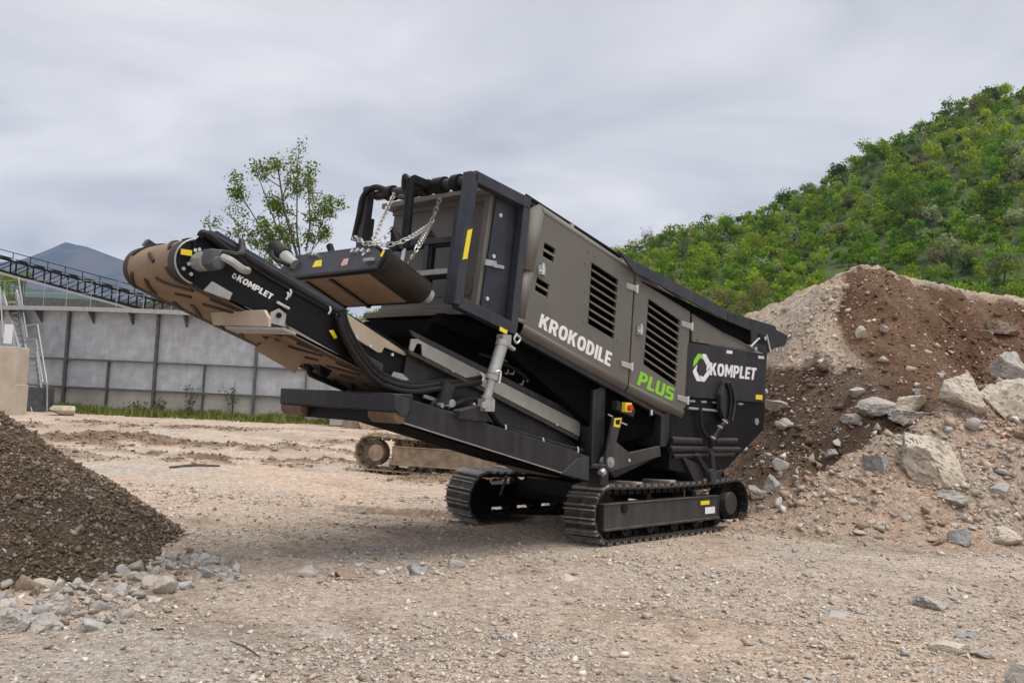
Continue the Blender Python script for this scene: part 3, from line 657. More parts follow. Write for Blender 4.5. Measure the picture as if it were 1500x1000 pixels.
# bare brushwood at the left foot of the hill: thin grey stems with sparse leaves
def brush(px_,py_,Y,Hh,label,seed):
    rg=np.random.default_rng(seed); P=hill_hit(px_,py_,Hh*.5); z=float(hill_h(P[0],P[1])); root=link('bare_shrub',None); root.location=(P[0],P[1],z); b=MB(); tips=[]
    H=P[2]-z+Hh*.5
    for k in range(11):
        a=rg.uniform(0,6.28); r=rg.uniform(.3,1.1); t=np.array([r*math.cos(a)*1.3,r*math.sin(a),H*rg.uniform(.75,1.02)]); b.tube([(0,0,-.2),t*.5+rg.normal(0,.1,3),t],[.06,.04,.012],5)
        for q in range(5):
            s=t*rg.uniform(.5,.95); e=s+np.array([rg.normal(0,.6),rg.normal(0,.6),rg.uniform(.4,1.3)]); b.tube([s,e],[.022,.008],4); tips.append(e)
    b.build('stems',M['bark'],root)
    n=160; C=np.array(tips)[rg.integers(len(tips),size=n)]+rg.normal(0,.45,(n,3)); nn=rg.normal(size=(n,3)); nn/=np.linalg.norm(nn,axis=1)[:,None]; t=np.cross(nn,rg.normal(size=(n,3))); t/=np.linalg.norm(t,axis=1)[:,None]; bt=np.cross(nn,t); s=.12
    link('leaves',raw_mesh('leaves',np.stack([C+s*t,C+s*.6*bt,C-s*t,C-s*.6*bt],1).reshape(-1,3),quads(n),M['leaf'],np.repeat(np.array([(.15,.16,.06)])*rg.uniform(.7,1.2,(n,1)),4,0)),None,root)
    tag(root,label,'shrub')
brush(948,350,118,5,'grey bare stemmed shrub above the hopper, leftmost on the skyline',1); brush(1002,362,112,5.5,'pale barked thin shrub right of the leftmost bare shrub',2); brush(975,372,108,4.5,'sparse olive shrub between the two bare stemmed shrubs',3)

# mountains, far left
def mount(name, Y, pts, depth, c1, c2, label, nf):
    px0=np.linspace(-500,1150,220); py0=np.interp(px0,[p[0] for p in pts],[p[1] for p in pts]); V=[]; rows=26
    for j in range(rows):
        t=j/(rows-1)
        for u,v in zip(px0,py0):
            P=at(u,v,Y); yy=Y-depth*(1-t); h=P[2]*(t**.9)
            xx=P[0]; rid=(abs(float(vnoise(xx*nf,yy*nf*.5,7))-.5)*.9+abs(float(vnoise(xx*nf*2.3,yy*nf*1.1,9))-.5)*.5)*P[2]*t*(1-t)*2.6
            V.append((xx,yy,h-rid-3*(1-t)))
    n=len(px0); i=np.arange((rows-1)*n).reshape(rows-1,n)[:,:-1].ravel()
    m=mat(name+'_cover',c1,c2,1,nscale=.0065,lo=.46,hi=.56,spec=.1)
    tag(link(name,raw_mesh(name,np.array(V),np.stack([i,i+1,i+n+1,i+n],1),m,None,True)),label,kind='structure')
mount('mountain',3400,[(-500,470),(-200,420),(-60,392),(0,384),(30,381),(60,370),(84,360),(97,354),(108,358),(126,361),(150,370),(185,383),(240,402),(330,440),(420,470),(520,505),(700,545),(1150,560)],1100,(.025,.036,.04),(.075,.068,.06),'distant blue grey mountain with a pointed summit at left',.0035)
mount('wooded_ridge',1700,[(-500,380),(-200,395),(0,418),(60,424),(130,432),(200,440),(280,452),(360,470),(450,500),(560,535),(1150,560)],700,(.035,.06,.03),(.07,.10,.045),'lower wooded ridge in front of the distant mountain',.012)

# ================================================================== BACKGROUND THINGS
# round steel tank wall
TC=np.array([-11.5,54.5]); TR=20.0; TZ0=.22; TZ1=4.15; ZB=[.22,1.22,2.28,TZ1]
tank=link('settling_tank',None); tank.location=(TC[0],TC[1]-TR,TZ0); tag(tank,'low round settling tank of weathered grey steel sheets with dark ribs','tank')
def tk(a,z,r=TR): return np.array([TC[0]+r*math.sin(a),TC[1]-r*math.cos(a),z])-np.array([TC[0],TC[1]-TR,TZ0])
# rib angles from the photo's pixel columns
def ang(px_):
    best=min(np.arange(-60,80,.1),key=lambda q:abs(750+FPX*((TC[0]+TR*math.sin(math.radians(q)))/(TC[1]-TR*math.cos(math.radians(q))))-px_)); return math.radians(best)
ribs=[ang(-30),ang(101),ang(232),ang(378),ang(525)]+[ang(525)+math.radians(10*k) for k in (1,2,3,4)]; ribs=[ribs[0]-math.radians(10)]+ribs
for i in range(len(ribs)-1):
    a0,a1=ribs[i],ribs[i+1]; am=(a0+a1)/2; g=.004/TR
    for zi in range(3):
        segs=[(a0,a1)] if zi==2 else [(a0,am),(am,a1)]
        for s0,s1 in segs:
            b=MB(); pts=[tk(s0+(s1-s0)*k/4,0) for k in range(5)]; q=[]
            z0,z1=ZB[zi]-TZ0+.01,ZB[zi+1]-TZ0-.01
            loop=[]; vs_=[];fs_=[]
            for k in range(5):
                a=s0+g+(s1-s0-2*g)*k/4
                for r in (TR,TR+-.05):
                    for z in (z0,z1): vs_.append(tk(a,TZ0,r)+[0,0,z])
            for k in range(4):
                n=k*4; fs_+=[(n,n+1,n+5,n+4),(n+2,n+6,n+7,n+3),(n+1,n+3,n+7,n+5),(n,n+4,n+6,n+2)]
            fs_+=[(0,2,3,1),(16,17,19,18)]
            b.add(vs_,fs_).build('wall_panel',M['galvtank'] if zi else M['tankstain'],tank)
    for a,w,zt,z0 in ((a0,.09,TZ1-.05,TZ0),(am,.05,ZB[2],TZ0)):
        b=MB(); b.beam(tk(a,z0,TR+.07),tk(a,zt,TR+.07),w,.14,(math.sin(a),-math.cos(a),0)); b.build('rib',M['ribmat'],tank)
    for z in ZB[1:3]:
        b=MB(); 
        for k in range(4): b.beam(tk(a0+(a1-a0)*k/4,z,TR+.06),tk(a0+(a1-a0)*(k+1)/4,z,TR+.06),.10,.05)
        b.build('stiffener',M['ribmat'],tank)
    b=MB()
    for k in range(4): b.beam(tk(a0+(a1-a0)*k/4,TZ1+.02,TR+.18),tk(a0+(a1-a0)*(k+1)/4,TZ1+.02,TR+.18),.5,.16)
    b.build('rim_walkway',M['galv'],tank)
    for f in (.28,.72):
        a=a0+(a1-a0)*f; b=MB(); b.prism([tk(a,TZ1-.06,TR+.02),tk(a,TZ1-.06,TR+.4),tk(a,TZ1-.5,TR+.02)],np.array([math.cos(a),math.sin(a),0])*.06); b.build('rim_bracket',M['ribmat'],tank)
# handrail posts along the rim (thin)
b=MB()
for q in np.arange(-36,20,3.2):
    a=math.radians(q); b.cyl(tk(a,TZ1+.1,TR-.1),tk(a,TZ1+1.15,TR-.1),.012,6)
for z in (1.15,.65):
    b.tube([tk(math.radians(q),TZ1+z,TR-.1) for q in np.arange(-36,21,3.2)],.009,6)
b.build('rim_railing',M['galv'],tank)

# grass strip at the tank's foot
n=9000; rg=np.random.default_rng(5); a=np.radians(rg.uniform(-24,26,n)); r=TR+rg.uniform(.05,1.5,n)*rg.random(n)**.5
x=TC[0]+r*np.sin(a); y=TC[1]-r*np.cos(a); z=ground_h(x,y); hgt=rg.uniform(.04,.22,n)*(.15+1.6*np.clip(fbm(x,y,.7,3,701)*1.6+.35,0,1)); an=rg.uniform(0,6.28,n); w=.035
dx,dy=np.cos(an)*w,np.sin(an)*w; lean=rg.normal(0,.09,(n,2))
V=np.stack([np.stack([x-dx,y-dy,z-.02],1),np.stack([x+dx,y+dy,z-.02],1),np.stack([x+lean[:,0]+dx*.2,y+lean[:,1]+dy*.2,z+hgt],1),np.stack([x+lean[:,0]-dx*.2,y+lean[:,1]-dy*.2,z+hgt],1)],1).reshape(-1,3)
c=np.array([(.16,.22,.03)])*rg.uniform(.6,1.3,(n,1)); dry=rg.random(n)<.25; c[dry]=np.array([.26,.22,.10])
tag(link('grass_strip',raw_mesh('grass_strip',V,quads(n),M['grass'],np.repeat(c,4,0))),'strip of rough green grass along the foot of the tank',kind='stuff')
# weeds against the tank wall
def weed(px_,py_,h,label,seed):
    rg=np.random.default_rng(seed); P=hit(px_,py_,20,45); P[1]=min(P[1],34.3); root=link('weed',None); root.location=P; b=MB(); tips=[]
    for k in range(6):
        t=np.array([rg.normal(0,.22),rg.normal(0,.1),h*rg.uniform(.6,1)]); b.tube([(0,0,-.05),t*.5,t],[.012,.009,.004],5); tips+= [t*f for f in (.5,.7,.9)]
    b.build('stems',M['bark'],root); n=70; C=np.array(tips)[rg.integers(len(tips),size=n)]+rg.normal(0,.08,(n,3)); nn=rg.normal(size=(n,3)); t=np.cross(nn,rg.normal(size=(n,3))); t/=np.linalg.norm(t,axis=1)[:,None]; bt=np.cross(t,rg.normal(size=(n,3))); bt/=np.linalg.norm(bt,axis=1)[:,None]; s=.05
    link('leaves',raw_mesh('leaves',np.stack([C+s*t,C+s*.6*bt,C-s*t,C-s*.6*bt],1).reshape(-1,3),quads(n),M['leaf'],np.repeat(np.array([(.10,.12,.05)])*rg.uniform(.6,1.2,(n,1)),4,0)),None,root); tag(root,label,'weed')
weed(240,610,.8,'dark weed beside the middle rib of the tank',1); weed(357,612,1.5,'tall dry weed against the tank right of the middle rib',2); weed(203,609,.6,'small weed left of the middle rib of the tank',3); weed(290,610,1.2,'thin dry weed in front of the tank between the ribs',4)

# steel stair with railings left of the tank
st=link('steel_stair',None); B0=at(58,600,33.6); st.location=(B0[0],B0[1],float(ground_h(B0[0],B0[1]))); tag(st,'steep galvanised steel stair with handrails left of the tank','stair')
so_=np.array(st.location)
def stp(px_,py_,Y=33.6): return at(px_,py_,Y)-so_
for k in range(6):
    y0=522+k*8.6; b=MB(); p=stp(31+k*.6,y0,34.4-k*.16); q=stp(55+k*.5,y0+.8,34.4-k*.16); b.beam(p,q,.26,.05); b.build('tread',M['galv'],st)
for k in range(11):
    y0=442+k*8.2; b=MB(); p=stp(6+k*2.2,y0,36.6-k*.2); q=stp(26+k*1.0,y0+.6,36.6-k*.2); b.beam(p,q,.26,.05); b.build('tread',M['galv'],st)
for p,q in ((stp(27,516,34.5),stp(38,612,33.4)),(stp(53,518,34.5),stp(60,575,33.5)),(stp(4,432,36.8),stp(30,522,34.6)),(stp(24,428,36.8),stp(38,518,34.6))):
    b=MB(); b.beam(p,q,.06,.26); b.build('stringer',M['railsteel'],st)
RAIL=[((40,477,34.8),(55,475,34.6),(69,562,33.4)),((40,498,34.8),(53,497,34.6),(63,560,33.4)),((27,406,36.6),(40,495,34.8)),((27,430,36.6),(38,500,34.8)),((0,420,36.6),(5,500,34.9)),((18,474,34.4),(22,520,34.2)),((29,520,34),(47,604,33.2)),((69,562,33.4),(69,604,33.3)),((0,478,34.5),(5,506,34.5))]
for rl in RAIL:
    b=MB(); b.tube([stp(*p) for p in rl],.03,8); b.build('handrail',M['railsteel'],st)
b=MB(); b.box(stp(12.5,489,34.3),(.32,.05,.72)); b.build('white_panel',M['white'],st)
b=MB(); b.box(stp(50,589,33.7),(1.0,.9,1.1)); b.build('stair_base',M['ribmat'],st)
# concrete blocks
for nm,(x0,x1,y0,y1),lb in (('upper',(-40,26,508,561),'upper tan concrete block of the pair at the left edge'),('lower',(-40,24,563,612),'lower tan concrete block of the pair at the left edge')):
    P=at(x0,y1,31.0); Q=at(x1,y0,31.0); b=MB(); b.box((P+Q)/2+np.array([0,.4,0]),(Q[0]-P[0],.8,Q[2]-P[2])); tag(b.build('concrete_block',M['conctan'],None,False,.02),lb,'concrete block')
P=at(486,622,33.6); Q=at(660,554,33.6); b=MB(); b.box((P+Q)/2,(Q[0]-P[0],.9,Q[2]-P[2])); b.box(((P+Q)/2)+np.array([0,-.06,(Q[2]-P[2])/2+.06]),(Q[0]-P[0]+.1,1.1,.12)); o=b.build('concrete_wall',M['conc'],None,False,.02); tag(o,'low pale concrete wall seen under the discharge conveyor','wall')
for px_,py_,w,h,lb in ((92,603,40,16,'rubble stone lying at the left foot of the tank'),(525,620,48,26,'muddy earth clod beside the parked crawler track'),(556,622,60,22,'second earth clod behind the parked crawler track')):
    boulder('earth_clod',px_,py_,w,h,2 if px_>100 else 0,lb,None,'clod',sub=ICO2)
# lattice belt conveyor far left
tr=link('lattice_conveyor',None); O_=at(-60,372,46); tr.location=(O_[0],O_[1],float(ground_h(O_[0],O_[1]))); tag(tr,'long dark lattice belt conveyor sloping down behind the tank','conveyor')
to=np.array(tr.location)
def tp(u,dz,dy=0): # u 0..1 along
    p=at(-60+u*480,371+u*130,46)-to; return p+np.array([0,dy,dz])
for dz,dy,r in ((.32,0,.05),(-.30,0,.045),(.32,1.1,.05),(-.30,1.1,.045),(.75,-.35,.02)):
    b=MB(); b.beam(tp(0,dz,dy),tp(1,dz,dy),r*2,r*2); b.build('chord',M['black'],tr)
for k in range(19):
    u=(k+.3)/19
    for dy in (0,1.1):
        b=MB(); b.beam(tp(u,-.3,dy),tp(u,.32,dy),.06,.06,(1,0,0)); b.beam(tp(u,-.3,dy),tp(min(u+1/19,1),.32,dy),.035,.035,(1,0,0)); b.build('lattice_post',M['black'],tr)
    b=MB(); b.beam(tp(u,.32,-.35),tp(u,.75,-.35),.03,.03,(1,0,0)); b.build('rail_post',M['black'],tr)
    b=MB(); b.cyl(tp(u,.40,.05),tp(u,.40,1.05),.06,8); b.build('idler_roller',M['ribmat'],tr)
b=MB(); b.beam(tp(0,.47,.55),tp(1,.47,.55),.8,.02); b.build('belt',M['rubber'],tr)
b=MB(); b.beam(tp(0,-.42,-.3),tp(1,-.42,-.3),.5,.08); b.build('walkway',M['galv'],tr)
for u in (.18,.5,.82):
    b=MB(); p=tp(u,-.3,.5); b.beam(p,[p[0],p[1],0],.2,.2,(1,0,0)); b.build('support_leg',M['ribmat'],tr)
# long low building behind tank rim
P=at(-60,470,60); Q=at(300,447,60); b=MB(); b.box(((P[0]+Q[0])/2,62,(Q[2])/2),(Q[0]-P[0],4,Q[2])); tag(b.build('low_shed',M['ribmat']),'low grey shed roofline just behind the tank rim','shed')
tree_thing('roadside_bush',12,428,52,1.6,3.2,(.13,.19,.03),500,.10,'fresh green bush behind the stair at the left edge',None,'bush',7,77)
tree_thing('roadside_bush',236,452,70,2.2,2.6,(.12,.18,.04),400,.12,'small green bush below the lattice conveyor',None,'bush',7,78)

# young tree behind the tank, rising over the discharge conveyor
TY=45.0; tb=at(446,560,TY); tz=.3; yt=link('young_tree',None); yt.location=(tb[0],tb[1],tz); tag(yt,'slender young tree with sparse fresh leaves rising above the conveyor','tree')
rg=np.random.default_rng(42); yo=np.array(yt.location); b=MB(); tips=[]
def tpx(x,y,dy=0.0): return at(x,y,TY)-yo+np.array([0,dy,0])
def branch(p,q,r0,depth):
    p=np.asarray(p);q=np.asarray(q);L=np.linalg.norm(q-p); mid=(p+q)/2+rg.normal(0,.05*L,3); b.tube([p,mid,q],[r0,r0*.75,r0*.45],5 if depth else 7)
    pts=[p+(mid-p)*2*f if f<.5 else mid+(q-mid)*(2*f-1) for f in np.linspace(.3,1,6)]
    if depth>=2: tips.extend(pts[1:]); return
    for k in range(7 if depth==0 else 5):
        s=pts[rg.integers(len(pts))]; d=(q-p)/L; e=d+rg.normal(0,.55,3); e[2]=abs(e[2])*.8+.15; e/=np.linalg.norm(e); branch(s,s+e*L*rg.uniform(.13,.27),r0*.42,depth+1)
    tips.append(q)
fork=tpx(447,430); b.tube([(0,0,-.3),fork*.5,fork],[.16,.14,.11],8)
for (x,y,dy,r) in ((405,232,0,.075),(430,245,.8,.055),(378,262,.3,.05),(352,280,-.5,.045),(455,268,-.6,.05),(478,300,.4,.04),(330,310,.2,.035),(322,335,-.4,.03),(470,345,.5,.03),(398,300,.9,.04)):
    branch(fork+(tpx(440,385)-fork)*rg.uniform(0,.9),tpx(x,y,dy),r,0)
b.build('trunk',M['bark'],yt)
tips=np.array(tips); n=9000; k=rg.integers(len(tips),size=n); cl=fbm(tips[:,0],tips[:,2],.9,2,5); keepp=cl[k]>-.38; k=k[keepp]; n=len(k)
C=tips[k]+rg.normal(0,.17,(n,3)); nn=rg.normal(size=(n,3)); t=np.cross(nn,rg.normal(size=(n,3))); t/=np.linalg.norm(t,axis=1)[:,None]; bt=np.cross(t,nn); bt/=np.linalg.norm(bt,axis=1)[:,None]; s=(.072*np.exp(rg.normal(0,.25,n)))[:,None]
c=np.array([(.14,.20,.025)])*rg.uniform(.55,1.4,(n,1))
link('crown',raw_mesh('crown',np.stack([C+s*t,C+s*.5*bt,C-s*t,C-s*.5*bt],1).reshape(-1,3),quads(n),M['leaf'],np.repeat(c,4,0)),None,yt)

# ------------------------------------------------------------------ crawler tracks (shared by both machines)
def shoe_mesh(name, width, pitch, mt, grousers=2):
    b=MB(); b.box((0,0,-.012),(pitch*.96,width,.024)); b.box((0,0,-.04),(pitch*.8,width*.34,.032)); nb=len(b.f)
    for k in range(grousers):
        x=pitch*(-.36+.72*k/(grousers-1)); b.prism([(x-.012,-width/2,0),(x+.012,-width/2,0),(x+.007,-width/2,.035),(x-.007,-width/2,.035)],(0,width,0))
    m=b.me(name); m.materials.append(mt); m.materials.append(M['grouser'] if mt is M['shoe'] else M['mud'])
    for i,p in enumerate(m.polygons): p.material_index=0 if i<nb else 1
    return m
def crawler(parent, name, a0, a1, r, width, npitch, mshoe, mframe, mhub, loc, rotx=0, rotz=0, outer=-1, sag=.03, topc=None, detail=True):
    """a track in its own frame: x along, y across (0 = middle), z up from the ground; a0,a1 wheel centres."""
    cz=r; L=a1-a0; per=2*L+2*math.pi*r; nn=npitch; pitch=per/nn; me=shoe_mesh('track_shoe',width,pitch,mshoe)
    fo=outer*width*.5
    f=MB(); y0,y1=sorted((fo*1.02, fo*.1)); zc0,zc1=.12+.02,r*2-.19
    fx0,fx1=a0-.15,a1-.46; fm,fl=(fx0+fx1)/2,fx1-fx0
    f.box((fm,(y0+y1)/2,(zc0+zc1)/2),(fl,y1-y0,zc1-zc0))
    f.box((fm,fo*1.04,zc0+.008),(fl+.02,.03,.03)); f.box((fm,fo*1.035,zc1-.006),(fl+.02,.022,.018)); f.box((fx1-.012,fo*1.035,(zc0+zc1)/2),(.02,.022,zc1-zc0-.04))
    fr=f.build(name,mframe,parent,False,.008); fr.location=loc; fr.rotation_euler=(rotx,0,rotz)
    def pth(s):
        s=s%per
        if s<L: return a0+s,0.0,0,math.pi        # bottom run
        s-=L
        if s<math.pi*r: th=s/r; return a1+r*math.sin(th),cz-r*math.cos(th),0,math.pi-th
        s-=math.pi*r
        if s<L: t=s/L; return a1-s,2*cz-sag*4*t*(1-t)*(1 if t>0 else 0),0,0.0
        s-=L; th=s/r; return a0-r*math.sin(th),cz+r*math.cos(th),0,-th
    for k in range(nn):
        x,z,_,th=pth((k+.35)*pitch); o=link('track_shoe',me,None,fr); o.location=(x,0,z+(.0 if z>.02 else 0.0)); o.rotation_euler=(0,th if True else 0,0)
    for (x,rr_,nm) in ((a0,r-.075,'idler_wheel'),(a1,r-.085,'drive_sprocket')):
        b=MB(); b.cyl((x,-width*.2,cz),(x,width*.2,cz),rr_,24); b.build(nm,M['black'] if mframe is not M['mud'] else M['muddark'],fr,True)
    b=MB(); b.cyl((a1-.1,fo*.3,cz),(a1-.1,fo*.93,cz),r*.47,28); b.build('hub_cover',mhub,fr,True,.006)
    for k in range(5):
        x=a0+.28+(L-.75)*k/4+.0; b=MB(); b.cyl((x,fo*.95,.125),(x,fo*.2,.125),.075,14); b.cyl((x,fo*1.0,.125),(x,fo*.95,.125),.03,8); b.build('bottom_roller',M['black'] if mframe is not M['mud'] else M['muddark'],fr,True)
    for x in (a0+L*.3,a0+L*.66):
        b=MB(); b.cyl((x,fo*.7,2*r-.16),(x,fo*.2,2*r-.16),.05,10); b.build('carrier_roller',M['black'] if mframe is not M['mud'] else M['muddark'],fr,True)
    # chain links along the inside of the shoes
    b=MB()
    for k in range(nn):
        x,z,_,th=pth((k+.35)*pitch); ct,st_=math.cos(th),math.sin(th); Rm=np.array([[ct,0,st_],[0,1,0],[-st_,0,ct]])
        b.box(np.array([x,fo*.42,z])+Rm@np.array([0,0,-.055]),(pitch*.72,.05,.065),Rm)
    b.build('track_chain',M['black'] if mframe is not M['mud'] else M['muddark'],fr)
    return fr
# muddy undercarriage parked behind
ex=link('parked_undercarriage',None); e0=gpt(521,692,.0); e1=gpt(742,709,.0); ea=math.atan2(e1[1]-e0[1],e1[0]-e0[0]); ex.location=(e0[0],e0[1],.07); ex.rotation_euler=(0,0,ea)
tag(ex,'muddy crawler undercarriage parked behind the crusher','tracked machine')
crawler(ex,'crawler_track',.30,2.75,.345,.5,36,M['mud'],M['mud'],M['mud'],(3.05,.25,0),0,math.pi,1)
crawler(ex,'crawler_track',.30,2.75,.345,.5,36,M['mud'],M['mud'],M['mud'],(3.05,2.1,0),0,math.pi,-1)
b=MB(); b.box((1.55,1.2,.52),(1.3,1.5,.35)); b.cyl((1.55,1.2,.65),(1.55,1.2,.82),.5,24); b.build('cross_frame',M['mud'],ex,False,.01)

# ================================================================== THE CRUSHER
RW=math.pi/2-YAW
cru=link('tracked_crusher',None); cru.location=MO+np.array([0,0,.025]); cru.rotation_euler=(0,0,RW)
tag(cru,'charcoal and olive grey tracked crusher with tilted engine hood and long discharge conveyor','crusher')
BS=.05; BF=1.92
def off(db): return np.array([0,db,0])
def sprism(name,pts,b0,b1,mt,parent=cru,bevel=.006,smooth=False):   # outline in photo pixels on plane b0, extruded to b1
    b=MB(); b.prism([S(x,y,b0) for x,y in pts],off(b1-b0)); return b.build(name,mt,parent,smooth,bevel)
def stube(name,pts,r,mt,parent=cru,n=10):
    b=MB(); P=[S(*p) for p in pts]
    if len(P)>2: P=smooth_path(P)
    b.tube(P,r,n); return b.build(name,mt,parent,True)
def smooth_path(P,k=6):
    P=[np.asarray(p,float) for p in P]; out=[]; Q=[2*P[0]-P[1]]+P+[2*P[-1]-P[-2]]
    for i in range(1,len(Q)-2):
        for j in range(k):
            t=j/k; a,b_,c,d=Q[i-1],Q[i],Q[i+1],Q[i+2]
            out.append(.5*((2*b_)+(c-a)*t+(2*a-5*b_+4*c-d)*t*t+(3*b_-a-3*c+d)*t**3))
    out.append(P[-1]); return out
def bolts(name,pts,r,parent,mt=None,b=None,h=.012):
    for p in pts:
        q=S(p[0],p[1],p[2] if len(p)>2 else b); m=MB(); m.cyl(q+off(.004),q-off(h),r,8); m.build(name,mt or M['chrome'],parent,True)
# ---- lettering
def arc(cx,cy,rx,ry,a0,a1,n=10): return [(cx+rx*math.cos(math.radians(a0+(a1-a0)*i/n)),cy+ry*math.sin(math.radians(a0+(a1-a0)*i/n))) for i in range(n+1)]
def sup(cx,cy,rx,ry,e=2.5,n=28):
    return [(cx+rx*np.sign(math.cos(t))*abs(math.cos(t))**(2/e),cy+ry*np.sign(math.sin(t))*abs(math.sin(t))**(2/e)) for t in np.linspace(0,2*math.pi,n,endpoint=False)]
s_=.25
GL={'K':(.77,[[(0,0),(s_,0),(s_,.30),(.33,.41),(.5,0),(.78,0),(.50,.60),(.77,1),(.49,1),(s_,.62),(s_,1),(0,1)]]),
'R':(.76,[[(0,0),(s_,0),(s_,.36),(.33,.36),(.48,0),(.77,0),(.57,.42)]+arc(.41,.69,.33,.31,-40,90,8)+[(0,1)],[(s_,.55),(.38,.55)]+arc(.38,.675,.12,.125,-80,80,6)+[(.38,.8),(s_,.8)]]),
'O':(.80,[sup(.4,.5,.4,.51),sup(.4,.5,.155,.29)]),
'D':(.75,[[(0,0)]+arc(.33,.5,.42,.5,-90,90,14)+[(0,1)],[(s_,.2)]+arc(.33,.5,.165,.3,-90,90,10)+[(s_,.8)]]),
'I':(s_,[[(0,0),(s_,0),(s_,1),(0,1)]]),
'L':(.58,[[(0,0),(.58,0),(.58,.21),(s_,.21),(s_,1),(0,1)]]),
'E':(.61,[[(0,0),(.61,0),(.61,.2),(s_,.2),(s_,.41),(.55,.41),(.55,.6),(s_,.6),(s_,.8),(.61,.8),(.61,1),(0,1)]]),
'P':(.72,[[(0,0),(s_,0),(s_,.33),(.39,.33)]+arc(.39,.665,.33,.335,-85,90,12)+[(0,1)],[(s_,.53),(.37,.53)]+arc(.37,.665,.12,.135,-80,80,6)+[(.37,.8),(s_,.8)]]),
'U':(.76,[[(0,1),(0,.15),(.12,0),(.64,0),(.76,.15),(.76,1),(.51,1),(.51,.22),(.25,.22),(.25,1)]]),
'S':(.74,[[(0,0),(.62,0),(.74,.12),(.74,.52),(.64,.61),(.25,.61),(.25,.8),(.72,.8),(.72,1),(.12,1),(0,.88),(0,.5),(.1,.4),(.49,.4),(.49,.2),(0,.2)]]),
'M':(.92,[[(0,0),(.23,0),(.23,.58),(.41,.18),(.51,.18),(.69,.58),(.69,0),(.92,0),(.92,1),(.68,1),(.46,.5),(.24,1),(0,1)]]),
'T':(.64,[[(.195,0),(.445,0),(.445,.79),(.64,.79),(.64,1),(0,1),(0,.79),(.195,.79)]])}
def lettering(text, bl, br, tr_, tl, b, mt, parent, gap=.10, proud=.003):
    P=[S(*q,b) for q in (bl,br,tr_,tl)]; tot=sum(GL[c][0] for c in text)+gap*(len(text)-1); x0=0
    for c in text:
        w,loops=GL[c]
        def mp(u,v):
            u=(x0+u)/tot; return P[0]*(1-u)*(1-v)+P[1]*u*(1-v)+P[2]*u*v+P[3]*(1-u)*v-off(proud)
        L=[[mp(*q) for q in lp] for lp in loops]
        if len(L)==1:
            m=MB(); m.prism(L[0],off(proud+.002)); m.build('letter',mt,parent)
        else: link('letter',holed(L[0],L[1:],off(proud+.002)),mt,parent)
        x0+=w+gap

# ---- undercarriage
tn=crawler(cru,'crawler_track',.2,2.92,.315,.45,53,M['shoe'],M['frame'],M['frame'],(0,.225,.0),math.radians(-2.5),0,-1)
tf=crawler(cru,'crawler_track',.2,2.92,.315,.45,53,M['shoe'],M['black'],M['black'],(-.10,2.20,.0),math.radians(2.5),0,1)
for t,xs_ in ((tn,(.18,.72,1.42,2.2)),(tf,(.18,.75,1.5))):
    for k,x in enumerate(xs_):
        b=MB(); b.box((x,0,.635 if k==0 else .652),(.15 if k==0 else .13,.46,.035)); o=b.build('track_pad',M['pad'],t,False,.012)
        if k==0: o.location=(x,0,.635); o.data.transform(Matrix.Translation((-x,0,-.635))); o.rotation_euler=(0,-.25,0); o.location=(x-.1,0,.628)
def tloc(px_,py_,b=-.02): q=S(px_,py_,b); return q-np.array([0,.225,0])
for (x0,x1,y0,y1),mt,nm in (((1027,1040,736.5,743.5),M['yellow'],'warning_sticker'),((1033,1047.5,745.5,756.5),M['white'],'type_plate')):
    b=MB(); p=tloc(x0,y1,-.006); q=tloc(x1,y0,-.006); b.box(((p[0]+q[0])/2,-.238,(p[2]+q[2])/2),(abs(q[0]-p[0]),.004,abs(q[2]-p[2]))); b.build(nm,mt,tn)
b=MB(); p=tloc(917,749); b.cyl((p[0],-.2,p[2]),(p[0],-.245,p[2]),.055,14); b.cyl((p[0],-.2,p[2]),(p[0],-.25,p[2]),.028,10); b.build('grease_port',M['black'],tn,True)
# cross frame between tracks
b=MB(); b.beam((.75,.4,.42),(.75,1.95,.42),.28,.22); b.beam((2.1,.4,.42),(2.1,1.95,.42),.28,.22); b.box((1.4,1.17,.5),(1.9,.9,.2)); b.build('cross_frame',M['black'],cru,False,.01)

# ---- chassis: two long beams, front beam and belly plate
for b0,b1,dc in ((.08,.2,0),(1.74,1.86,.11)):
    P=[S(600,588,.08),S(843,664,.08),S(863,672,.08),S(863,708,.08),S(588,622,.08)]
    b=MB(); b.prism([p+np.array([0,b0-.08,dc if i>2 else 0]) for i,p in enumerate(P)],off(b1-b0)); b.build('chassis_beam',M['dark'],cru,False,.008)
b=MB(); P=[S(588,622,.08),S(860,707.5,.08)]; Q=[p+np.array([0,1.66,.11]) for p in P]; P=[p+off(.12) for p in P]; dn=np.array([0,0,-.015])
b.add([P[0],P[1],Q[1],Q[0],P[0]+dn,P[1]+dn,Q[1]+dn,Q[0]+dn],[(0,1,2,3),(7,6,5,4),(0,4,5,1),(1,5,6,2),(2,6,7,3),(3,7,4,0)]); b.build('belly_plate',M['void'],cru)
b=MB(); b.prism([S(588,621,.075),S(833,697.8,.075),S(833,699.3,.075),S(588,622.6,.075)],off(.02)); b.build('beam_lip',M['grey'],cru)
aF=S(598,590,.05)[0]
b=MB(); b.box((aF-.05,.05+.97,1.515),(.22,1.94,.17)); fb=b.build('front_beam',M['dark'],cru,False,.014)
for (u0,u1) in ((.06,.46),(1.60,1.98)):
    b=MB(); b.prism([(aF-.15,u0,1.428),(aF-.145,u0,1.37),(aF-.10,u0,1.325),(aF-.02,u0,1.325),(aF-.02,u0,1.428)],off(u1-u0)); b.build('rubber_bumper',M['bumper'],fb,False,.008)
b=MB(); b.box((aF+.0,1.02,1.37),(.12,1.5,.11)); b.build('tow_bar',M['black'],fb)
